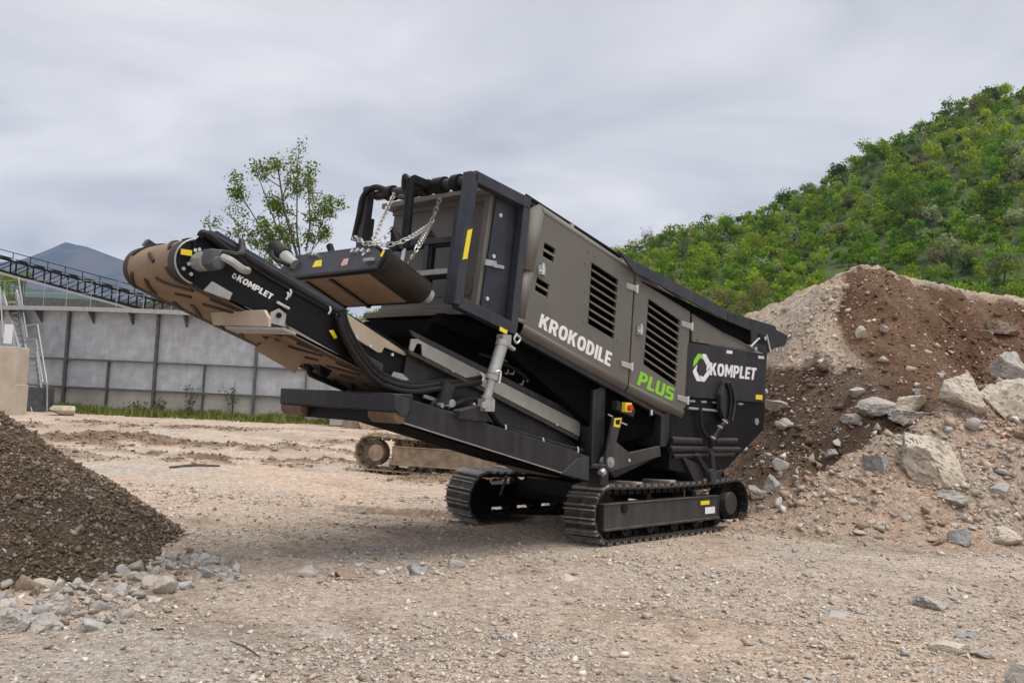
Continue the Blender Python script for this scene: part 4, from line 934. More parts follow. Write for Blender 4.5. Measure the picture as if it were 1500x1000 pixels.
b=MB(); b.prism([S(577,581,.04),S(600,589,.04),S(599,607,.04),S(595,614,.04),S(585,611,.04),S(578,602,.04)],off(.05)); b.build('end_plate',M['navy'],fb,False,.006)
sprism('beam_end_gusset',[(846,675),(863,671.5),(863,707),(822,697)],.066,.10,M['navy'])
# tall leg, pivot bracket
sprism('support_leg',[(869,575),(887,568),(884,695),(866,690)],.16,.34,M['dark'])
br=sprism('pivot_bracket',[(899,615),(912,615),(903,650),(922,666),(967,656),(968,671),(893,694),(887.5,687),(888,670)],.03,.07,M['frame'])
b=MB(); p=S(893,680,.03); b.cyl(p+off(.1),p-off(.02),.062,20); b.cyl(p,p-off(.035),.03,12); b.build('pivot_pin',M['grey'],br,True)
bolts('bracket_bolt',[(921,677)],.02,br,b=.03)
sprism('warning_sticker',[(900,615.5),(911,614.5),(908,629),(899,627.5)],.027,.031,M['yellow'],br,0)
sprism('sticker_mark',[(902,618),(908.5,617.5),(907,625),(902,624)],.024,.028,M['black'],br,0)
sb=sprism('emergency_stop_box',[(905,590),(931,602),(928,614),(904,603)],.03,.12,M['dark'])
b=MB(); q=S(918,599.5,.0); b.box(q,(.12,.06,.11)); b.build('yellow_cover',M['yellow'],sb,False,.006)
b=MB(); q=S(921,600,-.03); b.cyl(q+off(.02),q-off(.04),.035,14); b.build('stop_button',M['red'],sb,True)
stube('latch_rod',[(908,621,.02),(918,625,.02)],.008,M['chrome']); stube('latch_rod',[(891,610,.02),(897,613,.02)],.008,M['chrome'])
# struts under the hopper
sprism('lower_strut',[(890,690),(968,660),(1045,700),(1040,708),(965,672),(900,703)],.3,.42,M['dark'])
sprism('underframe',[(893,690),(968,672),(1060,693),(1062,712),(880,722)],.45,1.75,M['void'],cru,0)
sprism('lower_gusset',[(969,612),(990,601),(1005,602),(975,657),(967,657)],.1,.5,M['dark'])

# ---- crusher box with the name panel
cb_=sprism('crusher_box',[(1009,503),(1123.5,521.5),(1120.5,598),(1118.5,632),(1062,690),(1048,704),(980,690),(985,560)],.09,1.88,M['black'])
sprism('name_panel',[(1007,504),(1123.5,521.5),(1120.6,592.5),(1003,583.5)],.05,.088,M['dark'],cb_,.004)
lettering('KOMPLET',(1039.6,551.8),(1105.4,559),(1108.2,541.4),(1039.8,533.4),.05,M['white'],cb_,.09)
Z8=lambda L:[(1000+x/8.333,480+y/8.333) for x,y in L]
for pts,mt in (([(125,502),(133,425),(185,338),(226,340),(256,410),(208,392),(168,458)],M['green']),([(236,343),(280,343),(331,440),(331,505),(287,552),(293,488),(240,382)],M['white']),
               ([(331,522),(326,592),(264,680),(232,680),(203,603),(250,622),(291,563)],M['white']),([(124,545),(177,472),(166,545),(221,662),(218,678),(170,672),(124,572)],M['white'])):
    b=MB(); b.prism([S(x,y,.05)-off(.003) for x,y in Z8(pts)],off(.005)); b.build('logo_piece',mt,cb_)
for pts in ([(1107.5,580.3),(1117,581),(1116.6,588),(1107,587.2)],): sprism('warning_sticker',pts,.046,.0505,M['yellow'],cb_,0)
for pts in ([(1064.5,515.5),(1073,516.5),(1072.7,521),(1064.3,520)],[(1111,523),(1119.5,524),(1119.2,528.5),(1110.8,527.3)]): sprism('lifting_decal',pts,.046,.0505,M['white'],cb_,0); 
bolts('bolt',[(1108,620,.085)],.05,cb_,M['grey'])
# dark recess below the panel with valves and hoses
for k,(x,y) in enumerate(((1013,590),(1030,591),(1047,592),(1084,594))):
    b=MB(); b.box(S(x,y,.08),(.12,.03,.025)); b.build('valve_fitting',M['grey'],cb_)
stube('recess_bar',[(1008,600.5,.075),(1054,604.5,.075)],.018,M['grey'],cb_)
arcg=sprism('hose_guard',[(1063,561),(1068,561),(1074,573),(1076,592),(1074,611),(1069,622),(1063,622),(1056,600),(1056,580)],-.02,.05,M['dark'],cb_,.01)
stube('guard_hose',[(1064,562,-.04),(1069,575,-.04),(1070,595,-.04),(1067,618,-.04)],.022,M['rubber'],arcg); stube('guard_hose',[(1069,562,-.04),(1075,578,-.04),(1076,595,-.04),(1072,619,-.04)],.018,M['navy'],arcg)
stube('hydraulic_hose',[(1066,618,-.02),(1055,630,-.02),(1044,648,-.02),(1040,658,.02)],.035,M['rubber'],cb_)
stube('hydraulic_hose',[(1026,600,.05),(1027,625,.03),(1034,640,.03),(1043,648,.03)],.022,M['rubber'],cb_)
for (p,q) in (((1059,617),(1065,622)),((1052,626),(1057,629)),((1042,642),(1047,645))): stube('hose_fitting',[(*p,-.07),(*q,-.07)],.014,M['chrome'],cb_)
for (p,q,r) in (((982,647),(1026,649),.045),((1046,648),(1078,648),.04),((980,660),(1082,661),.04),((985,671),(1074,668),.03)):
    stube('oil_pipe',[(*p,.09),(*q,.09)],r,M['dark'],cru,14)
sprism('trailing_bracket',[(1000,672),(1020,680),(1048,695),(1060,690),(1052,712),(1020,712)],.05,.3,M['dark'])
b=MB(); q=S(1041,698,.0); b.cyl(q+off(.15),q-off(.05),.085,18); b.build('pivot_bush',M['navy'],cru,True)
stube('link_bar',[(1042,665,.0),(1044,695,.0)],.035,M['navy']); stube('link_bar',[(1020,668,.02),(1034,690,.02)],.03,M['dark'])
b=MB(); q=S(876,700,.1); b.box(q,(.14,.2,.2)); b.cyl(q+[0,-.1,.08],q+[0,.1,.08],.06,12); b.build('tilt_cylinder_foot',M['dark'],cru,False,.01)
stube('tilt_cylinder_eye',[(880,697,-.0),(884,693,-.0)],.045,M['grey'])
stube('track_brace',[(742,700,1.7),(733,728,1.75)],.02,M['navy'])

# ---- engine body
T=lambda x,y,b=BS:S(x,y,b)
core=sprism('body_core',[(778,304),(1010,457),(1003,610),(765,483)],.20,BF-.06,M['void'],cru,0)
def lerp(p,q,t): return (p[0]+(q[0]-p[0])*t,p[1]+(q[1]-p[1])*t)
def louvers(tl,tr_,br_,bl_): return [tl,tr_,br_,bl_]
LB1=((866.5,387),(905,412.5),(898.5,502),(861,479.5)); LB2=((950,440),(995.5,471.5),(989.5,571),(942.5,539))
SL1=((797.5,358),(813.5,367.5),(810,390),(794.5,381)); SL2=((786.5,409),(804.5,420),(801.5,441.5),(783,430.5))
def blk(holes): return [[S(*p) for p in h] for h in holes]
def inset(h,t0,t1): # sub-quad of a louvre block
    tl,tr_,br_,bl_=h; return (lerp(tl,bl_,t0),lerp(tr_,br_,t0),lerp(tr_,br_,t1),lerp(tl,bl_,t1))
# hood side (KROKODILE)
holes=[inset(LB1,0,1),inset(SL1,0,1),inset(SL2,0,1)]
hood=link('engine_hood',holed([S(*p) for p in ((796.5,316),(929,401.5),(919.5,563),(767,478))],blk(holes),off(.03)),M['olive'],cru)
holes=[inset(LB2,0,1)]
door=link('side_door',holed([S(*p) for p in ((931.5,403),(1011,453.5),(1005.5,596),(999,604),(990,601),(921.5,564))],blk(holes),off(.03)),M['olive'],cru)
def slats(parent,h,n,lipd=.022,solid=.42):
    tl,tr_,br_,bl_=h
    for k in range(n+1):
        t0=(k-.30)/n; t1=(k+.12+.0)/n
        t0c=max(t0,0); t1c=min(t1,1)
        if t1c<=t0c: continue
        q=[lerp(tl,bl_,t0c),lerp(tr_,br_,t0c),lerp(tr_,br_,t1c),lerp(tl,bl_,t1c)]
        p=[S(*x,BS) for x in q]; b=MB()
        top=[p[0]+off(.012),p[1]+off(.012)]; bot=[p[3]-off(lipd if k<n else .0),p[2]-off(lipd if k<n else 0.)]
        b.add([top[0],top[1],bot[1],bot[0],top[0]+off(.02),top[1]+off(.02),bot[1]+off(.02),bot[0]+off(.02)],[(0,1,2,3),(7,6,5,4),(0,4,5,1),(3,2,6,7),(0,3,7,4),(1,5,6,2)])
        b.build('louvre_slat',M['olive'],parent)
slats(hood,LB1,8); slats(door,LB2,9); slats(hood,SL1,2,.01); slats(hood,SL2,2,.01)
# rounded edges of hood and door: top bevel, bottom roll, front chamfer
def strip(name,rows,mt,parent):
    b=MB(); n=len(rows[0]); V=[p for r in rows for p in r]; F=[(i*n+j,i*n+j+1,(i+1)*n+j+1,(i+1)*n+j) for i in range(len(rows)-1) for j in range(n-1)]
    o=link(name,MB.add(b,V,F).me(name,True),mt,parent); md=o.modifiers.new('thick','SOLIDIFY'); md.thickness=.012; md.offset=0; return o
def inw(p,db,dc): return p+np.array([0,db,dc])
def edge_top(a,b_,h0,h1): 
    A_=S(*a); B_=S(*b_); return [[A_,B_],[inw(A_,.012,.035*h0),inw(B_,.012,.035*h1)],[inw(A_,.045,.075*h0),inw(B_,.045,.075*h1)],[inw(A_,.10,.105*h0),inw(B_,.10,.105*h1)]]
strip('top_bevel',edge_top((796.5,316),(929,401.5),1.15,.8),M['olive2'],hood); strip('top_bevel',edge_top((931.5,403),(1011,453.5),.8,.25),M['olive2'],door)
def edge_bot(a,b_): 
    A_=S(*a); B_=S(*b_); return [[A_,B_],[inw(A_,.01,-.05),inw(B_,.01,-.05)],[inw(A_,.04,-.09),inw(B_,.04,-.09)],[inw(A_,.12,-.12),inw(B_,.12,-.12)],[inw(A_,.3,-.12),inw(B_,.3,-.12)]]
strip('bottom_roll',edge_bot((767,478),(919.5,563)),M['olive'],hood); strip('bottom_roll',edge_bot((921.5,564),(1002,604)),M['olive'],door)
# front chamfer (upper part full, lower part recessed grip)
c0,c1=(796.5,316),(767,478)
def cham(t0,t1,name,d1,mt):
    A_=S(*lerp(c0,c1,t0)); B_=S(*lerp(c0,c1,t1)); sx=np.array([-.13,.0,.03]); 
    rows=[[A_,B_],[A_+sx*.45+off(.012+d1*.3),B_+sx*.45+off(.012+d1*.3)],[A_+sx*.85+off(.05+d1),B_+sx*.85+off(.05+d1)],[A_+sx+off(.11+d1),B_+sx+off(.11+d1)]]
    return strip(name,rows,mt,hood)
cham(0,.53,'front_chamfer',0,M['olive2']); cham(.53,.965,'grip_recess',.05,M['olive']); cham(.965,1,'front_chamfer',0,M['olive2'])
A_=S(796.5,316); sx=np.array([-.13,0,.03]); b=MB(); b.add([A_,A_+sx*.85+off(.05),A_+sx+off(.11),inw(A_,.10,.12),inw(A_,.045,.086)],[(0,1,2,3,4)]); b.build('corner_cap',M['olive2'],hood)
lettering('KROKODILE',(788.3,481.8),(893,540.2),(896.5,520.3),(793,462.5),BS,M['white'],hood,.10)
lettering('PLUS',(932.5,565.8),(985,590.3),(988.3,572),(938.3,546.5),BS,M['green'],door,.10)
# service panel outline screws, latches, hinges
for (x,y) in ((857,388),(872,379),(900,399),(909,420),(908,461),(905,502),(898,511),(866,495),(855,473),(857,430),(861,371)): bolts('screw',[(x,y)],.012,hood,M['olive2'],BS,.008)
def latch(parent,x,y):
    b=MB(); q=S(x,y,BS-.012); b.box(q,(.11,.025,.10)); b.build('latch',M['galv'],parent,False,.005)
    b=MB(); b.box(S(x+1.5,y-2,BS-.03),(.03,.03,.12)); b.box(S(x,y+1,BS-.03),(.09,.02,.02)); b.build('latch_lever',M['chrome'],parent)
latch(hood,793,399); latch(door,937,487)
def hinge(parent,x,y):
    q0=S(x-16,y-4,BS); q1=S(x-1,y+.5,BS); q2=S(x-1.5,y+9.5,BS); q3=S(x-16,y+4,BS); b=MB(); b.prism([q0-off(.008),q1-off(.008),q2-off(.008),q3-off(.008)],off(.008)); h=b.build('hinge',M['galv'],parent)
    for t in (.22,.5,.78):
        b=MB(); b.cyl(q0*(1-t)+q3*t-off(.012),q1*(1-t)+q2*t-off(.012),.008,6); b.build('hinge_rib',M['chrome'],h)
    b=MB(); b.cyl(S(x,y-1,BS)-off(.012),S(x-.6,y+11,BS)-off(.012),.016,8); b.build('hinge_pin',M['chrome'],h,True)
hinge(hood,932.5,421); hinge(hood,925,535); hinge(door,1013,476); hinge(door,1007,584)
# roof with dark rim
rf=MB(); rf.prism([S(775,295,.15),S(930,393,.15),S(1010,447,.15),S(1010,452,.15),S(930,399,.15),S(775,301,.15)],off(1.72)); roof=rf.build('roof',M['dark'],cru,False,.006)
stube('roof_rail',[(770,290,.15),(845,338,.15),(912,381,.15)],.022,M['black'],roof)
for (x,y) in ((836,335),(911,384),(966,422)): 
    b=MB(); b.box(S(x,y,.11),(.05,.05,.05)); b.build('roof_clip',M['galv'],roof)
b=MB(); q=S(716,289,.45); b.cyl(q,q+[0,0,.1],.06,12); b.build('beacon',M['red'],roof,True)
# olive cheek behind the door
ck=sprism('rear_cheek',[(1014,459),(1058,487),(1105,517.5),(1014,503)],.062,.10,M['olive'])
sprism('cheek_edge',[(1058,487),(1063,487.5),(1107,515),(1105,517.5)],.055,.12,M['olive2'],ck)
bolts('screw',[(1021.5,500),(1060,506.5),(1107,513)],.014,ck,M['olive2'],.06)
# ---- hopper
hp=MB(); hp.prism([S(905,369,-.03),S(931,385.5,-.03),S(1065,455.5,-.03),S(1065,472.5,-.03),S(930,402,-.03)],off(.03)); hopper=hp.build('feed_hopper',M['navy'],cru,False,.005)
sprism('rear_wing',[(1065.5,459),(1088,465.5),(1136.5,480),(1137,485),(1154.5,494),(1150.5,508),(1130,514.5),(1123,522),(1100.5,507),(1100.5,487),(1065.5,473)],-.0,.03,M['dark'],hopper,.005)
for d in (1.96,): 
    b=MB(); b.prism([S(905,369,-.03)+off(d),S(931,385.5,-.03)+off(d),S(1065,455.5,-.03)+off(d),S(1137,480,-.03)+off(d),S(1150,519,-.03)+off(d),S(1000,455,-.03)+off(d)],off(.03)); b.build('far_wing',M['navy'],hopper)
b=MB(); b.prism([S(1148,492,0)+off(.03),S(1152,494,0)+off(.03),S(1130,515,0)+off(.03),S(1122,519,0)+off(.03)],off(1.87)); b.build('rear_plate',M['dark'],hopper)
b=MB(); b.prism([S(940,415,.03),S(1064,473,.03),S(1100,487,.03),S(1100,507,.03),S(1064,490,.03)],off(1.85)); b.build('hopper_floor',M['void'],hopper)
b=MB(); b.prism([S(1100,487,.02),S(1108,489,.02),S(1108,511,.02),S(1100,507,.02)],off(.02)); b.build('wing_rib',M['dark'],hopper)
stube('wing_strut',[(1099,511,.0),(1112,498,-.01)],.018,M['grey'],hopper); stube('wing_strut',[(1123,493,-.02),(1128.5,518,-.02)],.013,M['chrome'],hopper); bolts('wing_bolt',[(1120.5,498,-.03),(1136.5,514.5,-.0),(1145.5,514.5,-.0),(1106.5,513,-.0)],.03,hopper)
b=MB(); b.box(S(1116,499,-.005),(.2,.03,.12)); b.build('wing_hinge',M['black'],hopper)

# ---- front guard frame and radiator panel
gf=link('guard_frame',None,None,cru)
def gbeam(name,p,q,w=.115,mt='navy',parent=gf,h=None,bev=.008):
    b=MB(); b.beam(p,q,w,h or w,(0,1,0)); return b.build(name,M[mt],parent,False,bev)
g=lambda x,y,b=.11:S(x,y,b)
fp=gbeam('front_post',g(690,257),g(666,450)); gbeam('front_rail',g(691,262),g(772,303)); gbeam('front_rail',g(668,446),g(752,487)); gbeam('rear_post',g(768,302),g(748,486),.10)
b=MB(); b.prism([S(685,341,.047),S(692,338.5,.047),S(684.5,382.5,.047),S(677.5,384,.047)],off(.004)); b.build('warning_sticker',M['yellow'],fp)
p=S(666,450,.11); 
b=MB(); b.prism([S(732.5,481.5,.045),S(743.5,487.5,.045),S(742,493,.045),S(731.5,487.5,.045)],off(.004)); b.build('warning_sticker',M['yellow'],fp)
aP=S(690,257,.11)[0]
FPt=A(541,278,aP); FPb=A(520,440,S(666,450,.11)[0])
gbeam('far_post',FPt,FPb,.10,'dark'); 
b=MB(); pt=S(690,268,.11); pe=A(552,290,pt[0]+.03); b.cyl(pt,pe,.055,16); ct=b.build('cross_tube',M['dark'],gf,True)
for t,l in ((.13,.10),(.30,.16),(.47,.16),(.60,.12),(.83,.1)):
    c_=pt+(pe-pt)*t; d_=(pe-pt)/np.linalg.norm(pe-pt); b=MB(); b.cyl(c_-d_*l/2,c_+d_*l/2,.085,14); b.build('tube_clamp',M['black'],ct,True)
gbeam('cross_arm',S(632,287,.6)if False else pt+(pe-pt)*.40+[0,0,0],A(603,266,pt[0]-.22),.09,'black')
stube_=A(602,265,pt[0]-.22); b=MB(); b.cyl(A(602,266,pt[0]-.22),A(593,368,pt[0]-.30),.05,14); hc=b.build('lift_cylinder',M['black'],gf,True)
b=MB(); b.cyl(A(593,366,pt[0]-.30),A(588,392,pt[0]-.32),.022,10); b.build('cylinder_rod',M['chrome'],hc,True)
b=MB(); b.tube(smooth_path([A(568,283,pt[0]),A(548,278,pt[0]-.05),A(532,292,pt[0]-.08),A(526,320,pt[0]-.1),A(518,356,pt[0]-.1)]),.035,8); b.build('hydraulic_hose',M['rubber'],gf,True)
b=MB(); b.tube(smooth_path([A(600,268,pt[0]-.25),A(593,262,pt[0]-.25),A(592,280,pt[0]-.25),A(597,292,pt[0]-.2),A(586,292,pt[0]-.1)]),.03,8); b.build('hydraulic_hose',M['rubber'],gf,True)
for x in (533,539,545):
    b=MB(); b.cyl(A(x,325,aP+.05),A(x-4,360,aP+.0),.028,8); b.build('hose_sleeve',M['rubber'],gf,True)
# side plate between the posts, radiator front panel
sd_=sprism('side_plate',[(728,292),(765,303),(745,484),(703,463)],.17,.20,M['navy'])
bolts('bolt',[(732.5,319,.168),(722.5,379,.168),(713,441,.168)],.022,sd_,M['chrome'])
b=MB(); q=S(718,389,.155); b.box(q,(.16,.03,.06)); b.box(S(730,394,.15),(.14,.03,.035)); b.build('latch',M['galv'],sd_,False,.004)
tA=S(722,290,.2); bA=S(700,455,.2); uv=(tA-bA); wv=np.array([0,1.62,0]); th=np.array([.05,0,.012])
b=MB(); b.add([bA,tA,tA+wv,bA+wv,bA+th,tA+th,tA+wv+th,bA+wv+th],[(0,1,2,3),(7,6,5,4),(0,4,5,1),(1,5,6,2),(2,6,7,3),(3,7,4,0)]); fpn=b.build('radiator_panel',M['olive'],cru,False,.006)
nrm=np.cross(uv,wv); nrm/=np.linalg.norm(nrm); nrm=nrm if nrm[0]<0 else -nrm
def fpt(u,v,d=0): return bA+uv*v+wv*u+nrm*d
def fbox(name,u0,u1,v0,v1,d0,d1,mt,parent):
    b=MB(); V=[fpt(u,v,d) for d in (d0,d1) for (u,v) in ((u0,v0),(u1,v0),(u1,v1),(u0,v1))]
    b.add(V,[(0,1,2,3),(7,6,5,4),(0,4,5,1),(1,5,6,2),(2,6,7,3),(3,7,4,0)]); return b.build(name,M[mt],parent,False,.005)
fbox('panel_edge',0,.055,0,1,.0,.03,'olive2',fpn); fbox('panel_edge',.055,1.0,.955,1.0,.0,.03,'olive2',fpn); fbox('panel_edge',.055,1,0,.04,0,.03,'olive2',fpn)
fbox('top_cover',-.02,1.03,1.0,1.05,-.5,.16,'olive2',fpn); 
for v0,v1 in ((.12,.17),): fbox('panel_crease',.08,.98,v0,v1,.0,.008,'olive',fpn)
gg=link('grille_frame',None,None,cru)
def fpx(x,y,d):
    r_=MM@ray(x,y); o0=bA+nrm*d; t=((o0-MC)@nrm)/(r_@nrm); return MC+r_*t
def gquad(name,pts,d,mt,parent=gg,th=.05):
    b=MB(); b.prism([fpx(x,y,d) for x,y in pts],-nrm*th); return b.build(name,M[mt],parent,False,.005)
gquad('grille_post',[(667,300),(674,299),(657,447),(649,447)],.30,'navy'); gquad('grille_post',[(676,299),(680,299),(664,447),(660,447)],.26,'navy')
gquad('grille_rail',[(566,357),(664,349),(663,358),(565,366)],.28,'dark'); gquad('grille_rail',[(600,401),(656,396),(655,404),(600,409)],.28,'grey'); gquad('grille_rail',[(566,368),(662,360),(662,363),(565,371)],.25,'black')
gquad('grille_post',[(621,362),(628,361),(620,440),(613,440)],.26,'navy'); gquad('grille_post',[(629,361),(634,361),(626,440),(621,440)],.25,'black'); gquad('grille_rail',[(600,406),(656,401),(655,410),(600,415)],.24,'black')
gquad('grille_gusset',[(625,336),(637,352),(624,354)],.27,'black'); gquad('grille_gusset',[(573,335),(590,356),(571,357)],.27,'black')
# body sill under the front and the machinery behind, its shade painted near-black
fbox('front_sill',-.02,1.02,-.085,-.035,-.12,.20,'olive',fpn); fbox('sill_floor',-.02,1.0,-.10,-.087,-1.6,.18,'void',fpn)
b=MB(); b.prism([S(650,462,.2),S(745,492,.2),S(905,582,.2),S(960,612,.2),S(955,640,.2),S(888,655,.2),S(870,640,.2),S(860,620,.2),S(745,520,.2),S(640,476,.2)],off(.12)); b.build('sub_frame',M['void'],cru)
b=MB(); b.prism([S(640,470,.4),S(745,500,.4),S(905,590,.4),S(960,620,.4),S(900,690,.4),S(840,650,.4),S(700,540,.4),S(620,495,.4)],off(1.2)); eng=b.build('engine_block',M['void'],cru)
b=MB(); b.beam(S(758,497,.13),S(968,611,.13),.05,.07,(0,1,0)); b.build('sub_frame_rail',M['dark'],cru,False,.006)
for k in range(16):
    x=random.uniform(735,865); y=500+(x-745)*.52+random.uniform(12,75); 
    if y>640: continue
    b=MB(); q=S(x,y,.385); dx=random.uniform(.02,.06); b.tube([q,q+[dx,0,-.01],q+[dx+.02,0,.04*random.choice((-1,1))]],.008,6); b.build('pipe_clip',M['galv'],eng)
for k in range(5):
    x0=700+k*28; stube('inner_hose',[(x0,520+k*13,.36),(x0+40,535+k*14,.36),(x0+75,560+k*14,.37)],.018,M['black'],eng,6)
stube('drain_tap',[(954,604,.08),(954,611,.06)],.02,M['grey'])
b=MB(); b.tube(smooth_path([S(757,492,.04),S(753,500,.03),S(757,506,.03),S(762,499,.03),S(757,494,.03)]),.012,6); b.build('safety_chain',M['chain'],cru,True)
# ---- galvanised telescopic strut
st1=link('telescopic_strut',None,None,cru); 
def sc(name,p,q,r,mt): 
    b=MB(); b.cyl(S(*p,.0),S(*q,.0),r,16); return b.build(name,M[mt],st1,True)
sc('upper_sleeve',(737,503),(722,552),.062,'galv'); sc('inner_rod',(723,548),(712,592),.045,'galv'); sc('collar',(721.5,553),(719.5,560),.066,'grey'); sc('collar',(736,505),(735,510),.07,'grey'); sc('collar',(714.5,585),(713.5,589),.065,'grey')
b=MB(); b.box(S(712,597,.0),(.13,.12,.12)); b.cyl(S(710,597,-.09),S(710,597,.1),.035,12); b.build('lower_clevis',M['galv'],st1,False,.006)
b=MB(); b.box(S(738,501,.02),(.12,.1,.1)); b.build('upper_clevis',M['galv'],st1,False,.006)
stube('pin_lever',[(725,548,-.05),(733,548,-.06),(731,565,-.06)],.012,M['chrome'],st1); 
for (x,y) in ((744,510),(748,513),(741,507)):
    b=MB(); b.cyl(S(x,y,-.02),S(x+5,y+2,-.02),.022,8); b.build('hose_coupling',M['galv'],st1,True)
sprism('strut_bracket',[(702,598),(715,595),(714,622),(698,620),(672,617),(675,605)],.02,.14,M['dark'])
# ---- discharge conveyor
th_=math.radians(19.3); dv_=np.array([math.cos(th_),0,-math.sin(th_)]); nv_=np.array([math.sin(th_),0,math.cos(th_)])
HC=np.array([-4.79,0,2.595]); DR=.185; CL=5.25; CB0,CB1=.50,1.48
sprofile=[(283,358),(300,346),(316,344),(598,516),(850,640),(852,672),(700,618),(600,576),(529,541),(416,475.5),(318,436),(300,431),(284,420)]
b=MB(); b.prism([S(x,y,.46) for x,y in sprofile],off(.035)); conv=b.build('discharge_conveyor',M['black'],cru,False,.006)
b=MB(); b.prism([HC+dv_*.1+nv_*.12+off(1.49),HC+dv_*CL+nv_*.12+off(1.49),HC+dv_*CL-nv_*.12+off(1.49),HC+dv_*.1-nv_*.12+off(1.49)],off(.035)); b.build('far_side_frame',M['black'],conv)
def bpath(s):      # s along the loop: bottom run towards the head, round the drum, top run back
    if s<CL: return HC+dv_*(CL-s)-nv_*DR, -nv_
    s-=CL
    if s<math.pi*DR:
        t=s/DR; r_=-nv_*math.cos(t)-dv_*math.sin(t); return HC+r_*DR, r_
    s-=math.pi*DR; return HC+dv_*s+nv_*DR, nv_
ss=list(np.linspace(0,CL,10))+list(CL+np.linspace(0,math.pi*DR,26)[1:])+list(CL+math.pi*DR+np.linspace(0,CL,8)[1:])
V=[];n=0
for s in ss:
    p,r_=bpath(s); V+=[p+off(CB0),p+off(CB1),p+off(CB1)-r_*.014,p+off(CB0)-r_*.014]
F=[]
for i in range(len(ss)-1):
    k=i*4; F+=[(k,k+1,k+5,k+4),(k+1,k+2,k+6,k+5),(k+2,k+3,k+7,k+6),(k+3,k,k+4,k+7)]
belt=MB().add(V,F).build('belt',M['belt'],conv,True)
def bar(u0,s0,u1,s1,w=.036,h=.016,mt='beltdark'):
    b=MB(); V=[]; m=5; du=(u1-u0)*(CB1-CB0); ds=s1-s0; L=math.hypot(du,ds); pu,ps=-ds/L,du/L
    for i in range(m+1):
        t=i/m
        for q in (-1,1):
            for hh in (-.002,h):
                u=u0+(u1-u0)*t+q*w/2*pu/(CB1-CB0); s=s0+ds*t+q*w/2*ps; p,r_=bpath(s); V.append(p+off(CB0+u*(CB1-CB0))+r_*hh)
    F=[]
    for i in range(m):
        k=i*4; F+=[(k,k+4,k+5,k+1),(k+1,k+5,k+7,k+3),(k+3,k+7,k+6,k+2),(k+2,k+6,k+4,k)]
    F+=[(0,1,3,2),(4*m,4*m+2,4*m+3,4*m+1)]; b.add(V,F).build('belt_cleat',M[mt],belt)
s=1.9
while s<CL+math.pi*DR+.3:
    bar(.14,s,.40,s+.22); bar(.60,s+.22,.86,s); bar(.36,s+.36,.50,s+.44,.03); bar(.06,s+.10,.14,s+.3,.03); bar(.80,s+.30,.93,s+.16,.03)
    s+=.46
for u in (.115,.885):     # dark worn edges of the belt
    for k in range(24):
        s0=2.2+k*.17
        if s0+.17<CL+math.pi*DR+.2: bar(u-.06 if u<.5 else u+.06,s0,u-.06 if u<.5 else u+.06,s0+.17,.085 if u>.5 else .11,.004)
b=MB(); b.cyl(HC+off(.482),HC+off(1.5),DR-.018,32); b.build('head_drum',M['black'],conv,True)
b=MB(); b.tube([HC+off(.488)+(-nv_*math.cos(t)-dv_*math.sin(t))*(DR-.004) for t in np.linspace(-.2,math.pi+.1,26)],.008,6); b.build('drum_rim',M['grey'],conv,True)
b=MB(); b.cyl(HC+off(.50)+[.02,0,0],HC+off(.31)+[.02,0,0],.082,22); b.build('gear_motor',M['grey'],conv,True,.006)
b=MB(); b.box(HC+off(.24)+[.02,0,.015],(.13,.14,.13)); b.cyl(HC+off(.31)+[.02,0,-.03],HC+off(.15)+[.02,0,-.03],.055,14); mot=b.build('hydraulic_motor',M['ribmat'],conv,False,.01)
b=MB(); b.tube(smooth_path([HC+off(.16)+[.05,0,.02],HC+off(.1)+[.1,0,-.01],HC+off(.1)+[.2,0,-.06],HC+off(.2)+[.3,0,-.05]]),.032,8); b.build('motor_pipe',M['galv'],mot,True)
b=MB(); b.tube(smooth_path([HC+off(.2)+[.05,0,.06],HC+off(.12)+[.16,0,.05],HC+off(.3)+[.3,0,.12],HC+off(.42)+[.35,0,.22]]),.028,8); b.build('motor_hose',M['rubber'],mot,True)
b=MB(); b.box(HC+off(.47)+[-.1,0,.06],(.09,.015,.045)); b.build('drum_sticker',M['yellow'],conv)
bolts('drum_bolt',[(268,398,.48),(279,406,.48),(285,371,.47),(291,370,.47),(276,391,.47)],.016,conv)
sprism('rim_bracket',[(212,363),(218,354),(230,362),(224,366)],1.42,1.5,M['navy'],conv)
# rubber skirts along the top
for k,(dy,r) in enumerate(((0,.035),(6,.022),(13,.016))):
    stube('rubber_skirt',[(305+k*4,346+dy,.45),(400,401+dy,.45),(505,463.5+dy*.6,.45)],r,M['rubber'] if k else M['navy'],conv,8)
sprism('skirt_plate',[(309,345),(318,342),(512,459),(505,466)],.43,.46,M['navy'],conv)
b=MB(); b.tube(smooth_path([S(292,352,.44),S(300,346,.42),S(330,368,.40),S(352,385,.40),S(360,395,.42)]),.03,8); b.build('hydraulic_hose',M['rubber'],conv,True)
sprism('side_skirt',[(493,463),(507,462.5),(597,521.5),(593,524.5),(563,512),(559,520),(554,520),(511,494),(495,472)],.425,.445,M['tan'],conv,.003)
bolts('skirt_bolt',[(521,498,.42),(541.5,510,.42),(574,523,.42)],.016,conv)
for (x,y) in ((353,378),(425,433),(483,458),(421,437)): stube('hose_clamp',[(x,y-5,.41),(x+1,y,.40),(x-2,y+6,.41)],.01,M['chrome'],conv,6)
lettering('KOMPLET',(345.5,414.5),(396,443),(400.7,435.7),(350,406.8),.46,M['white'],conv,.10)
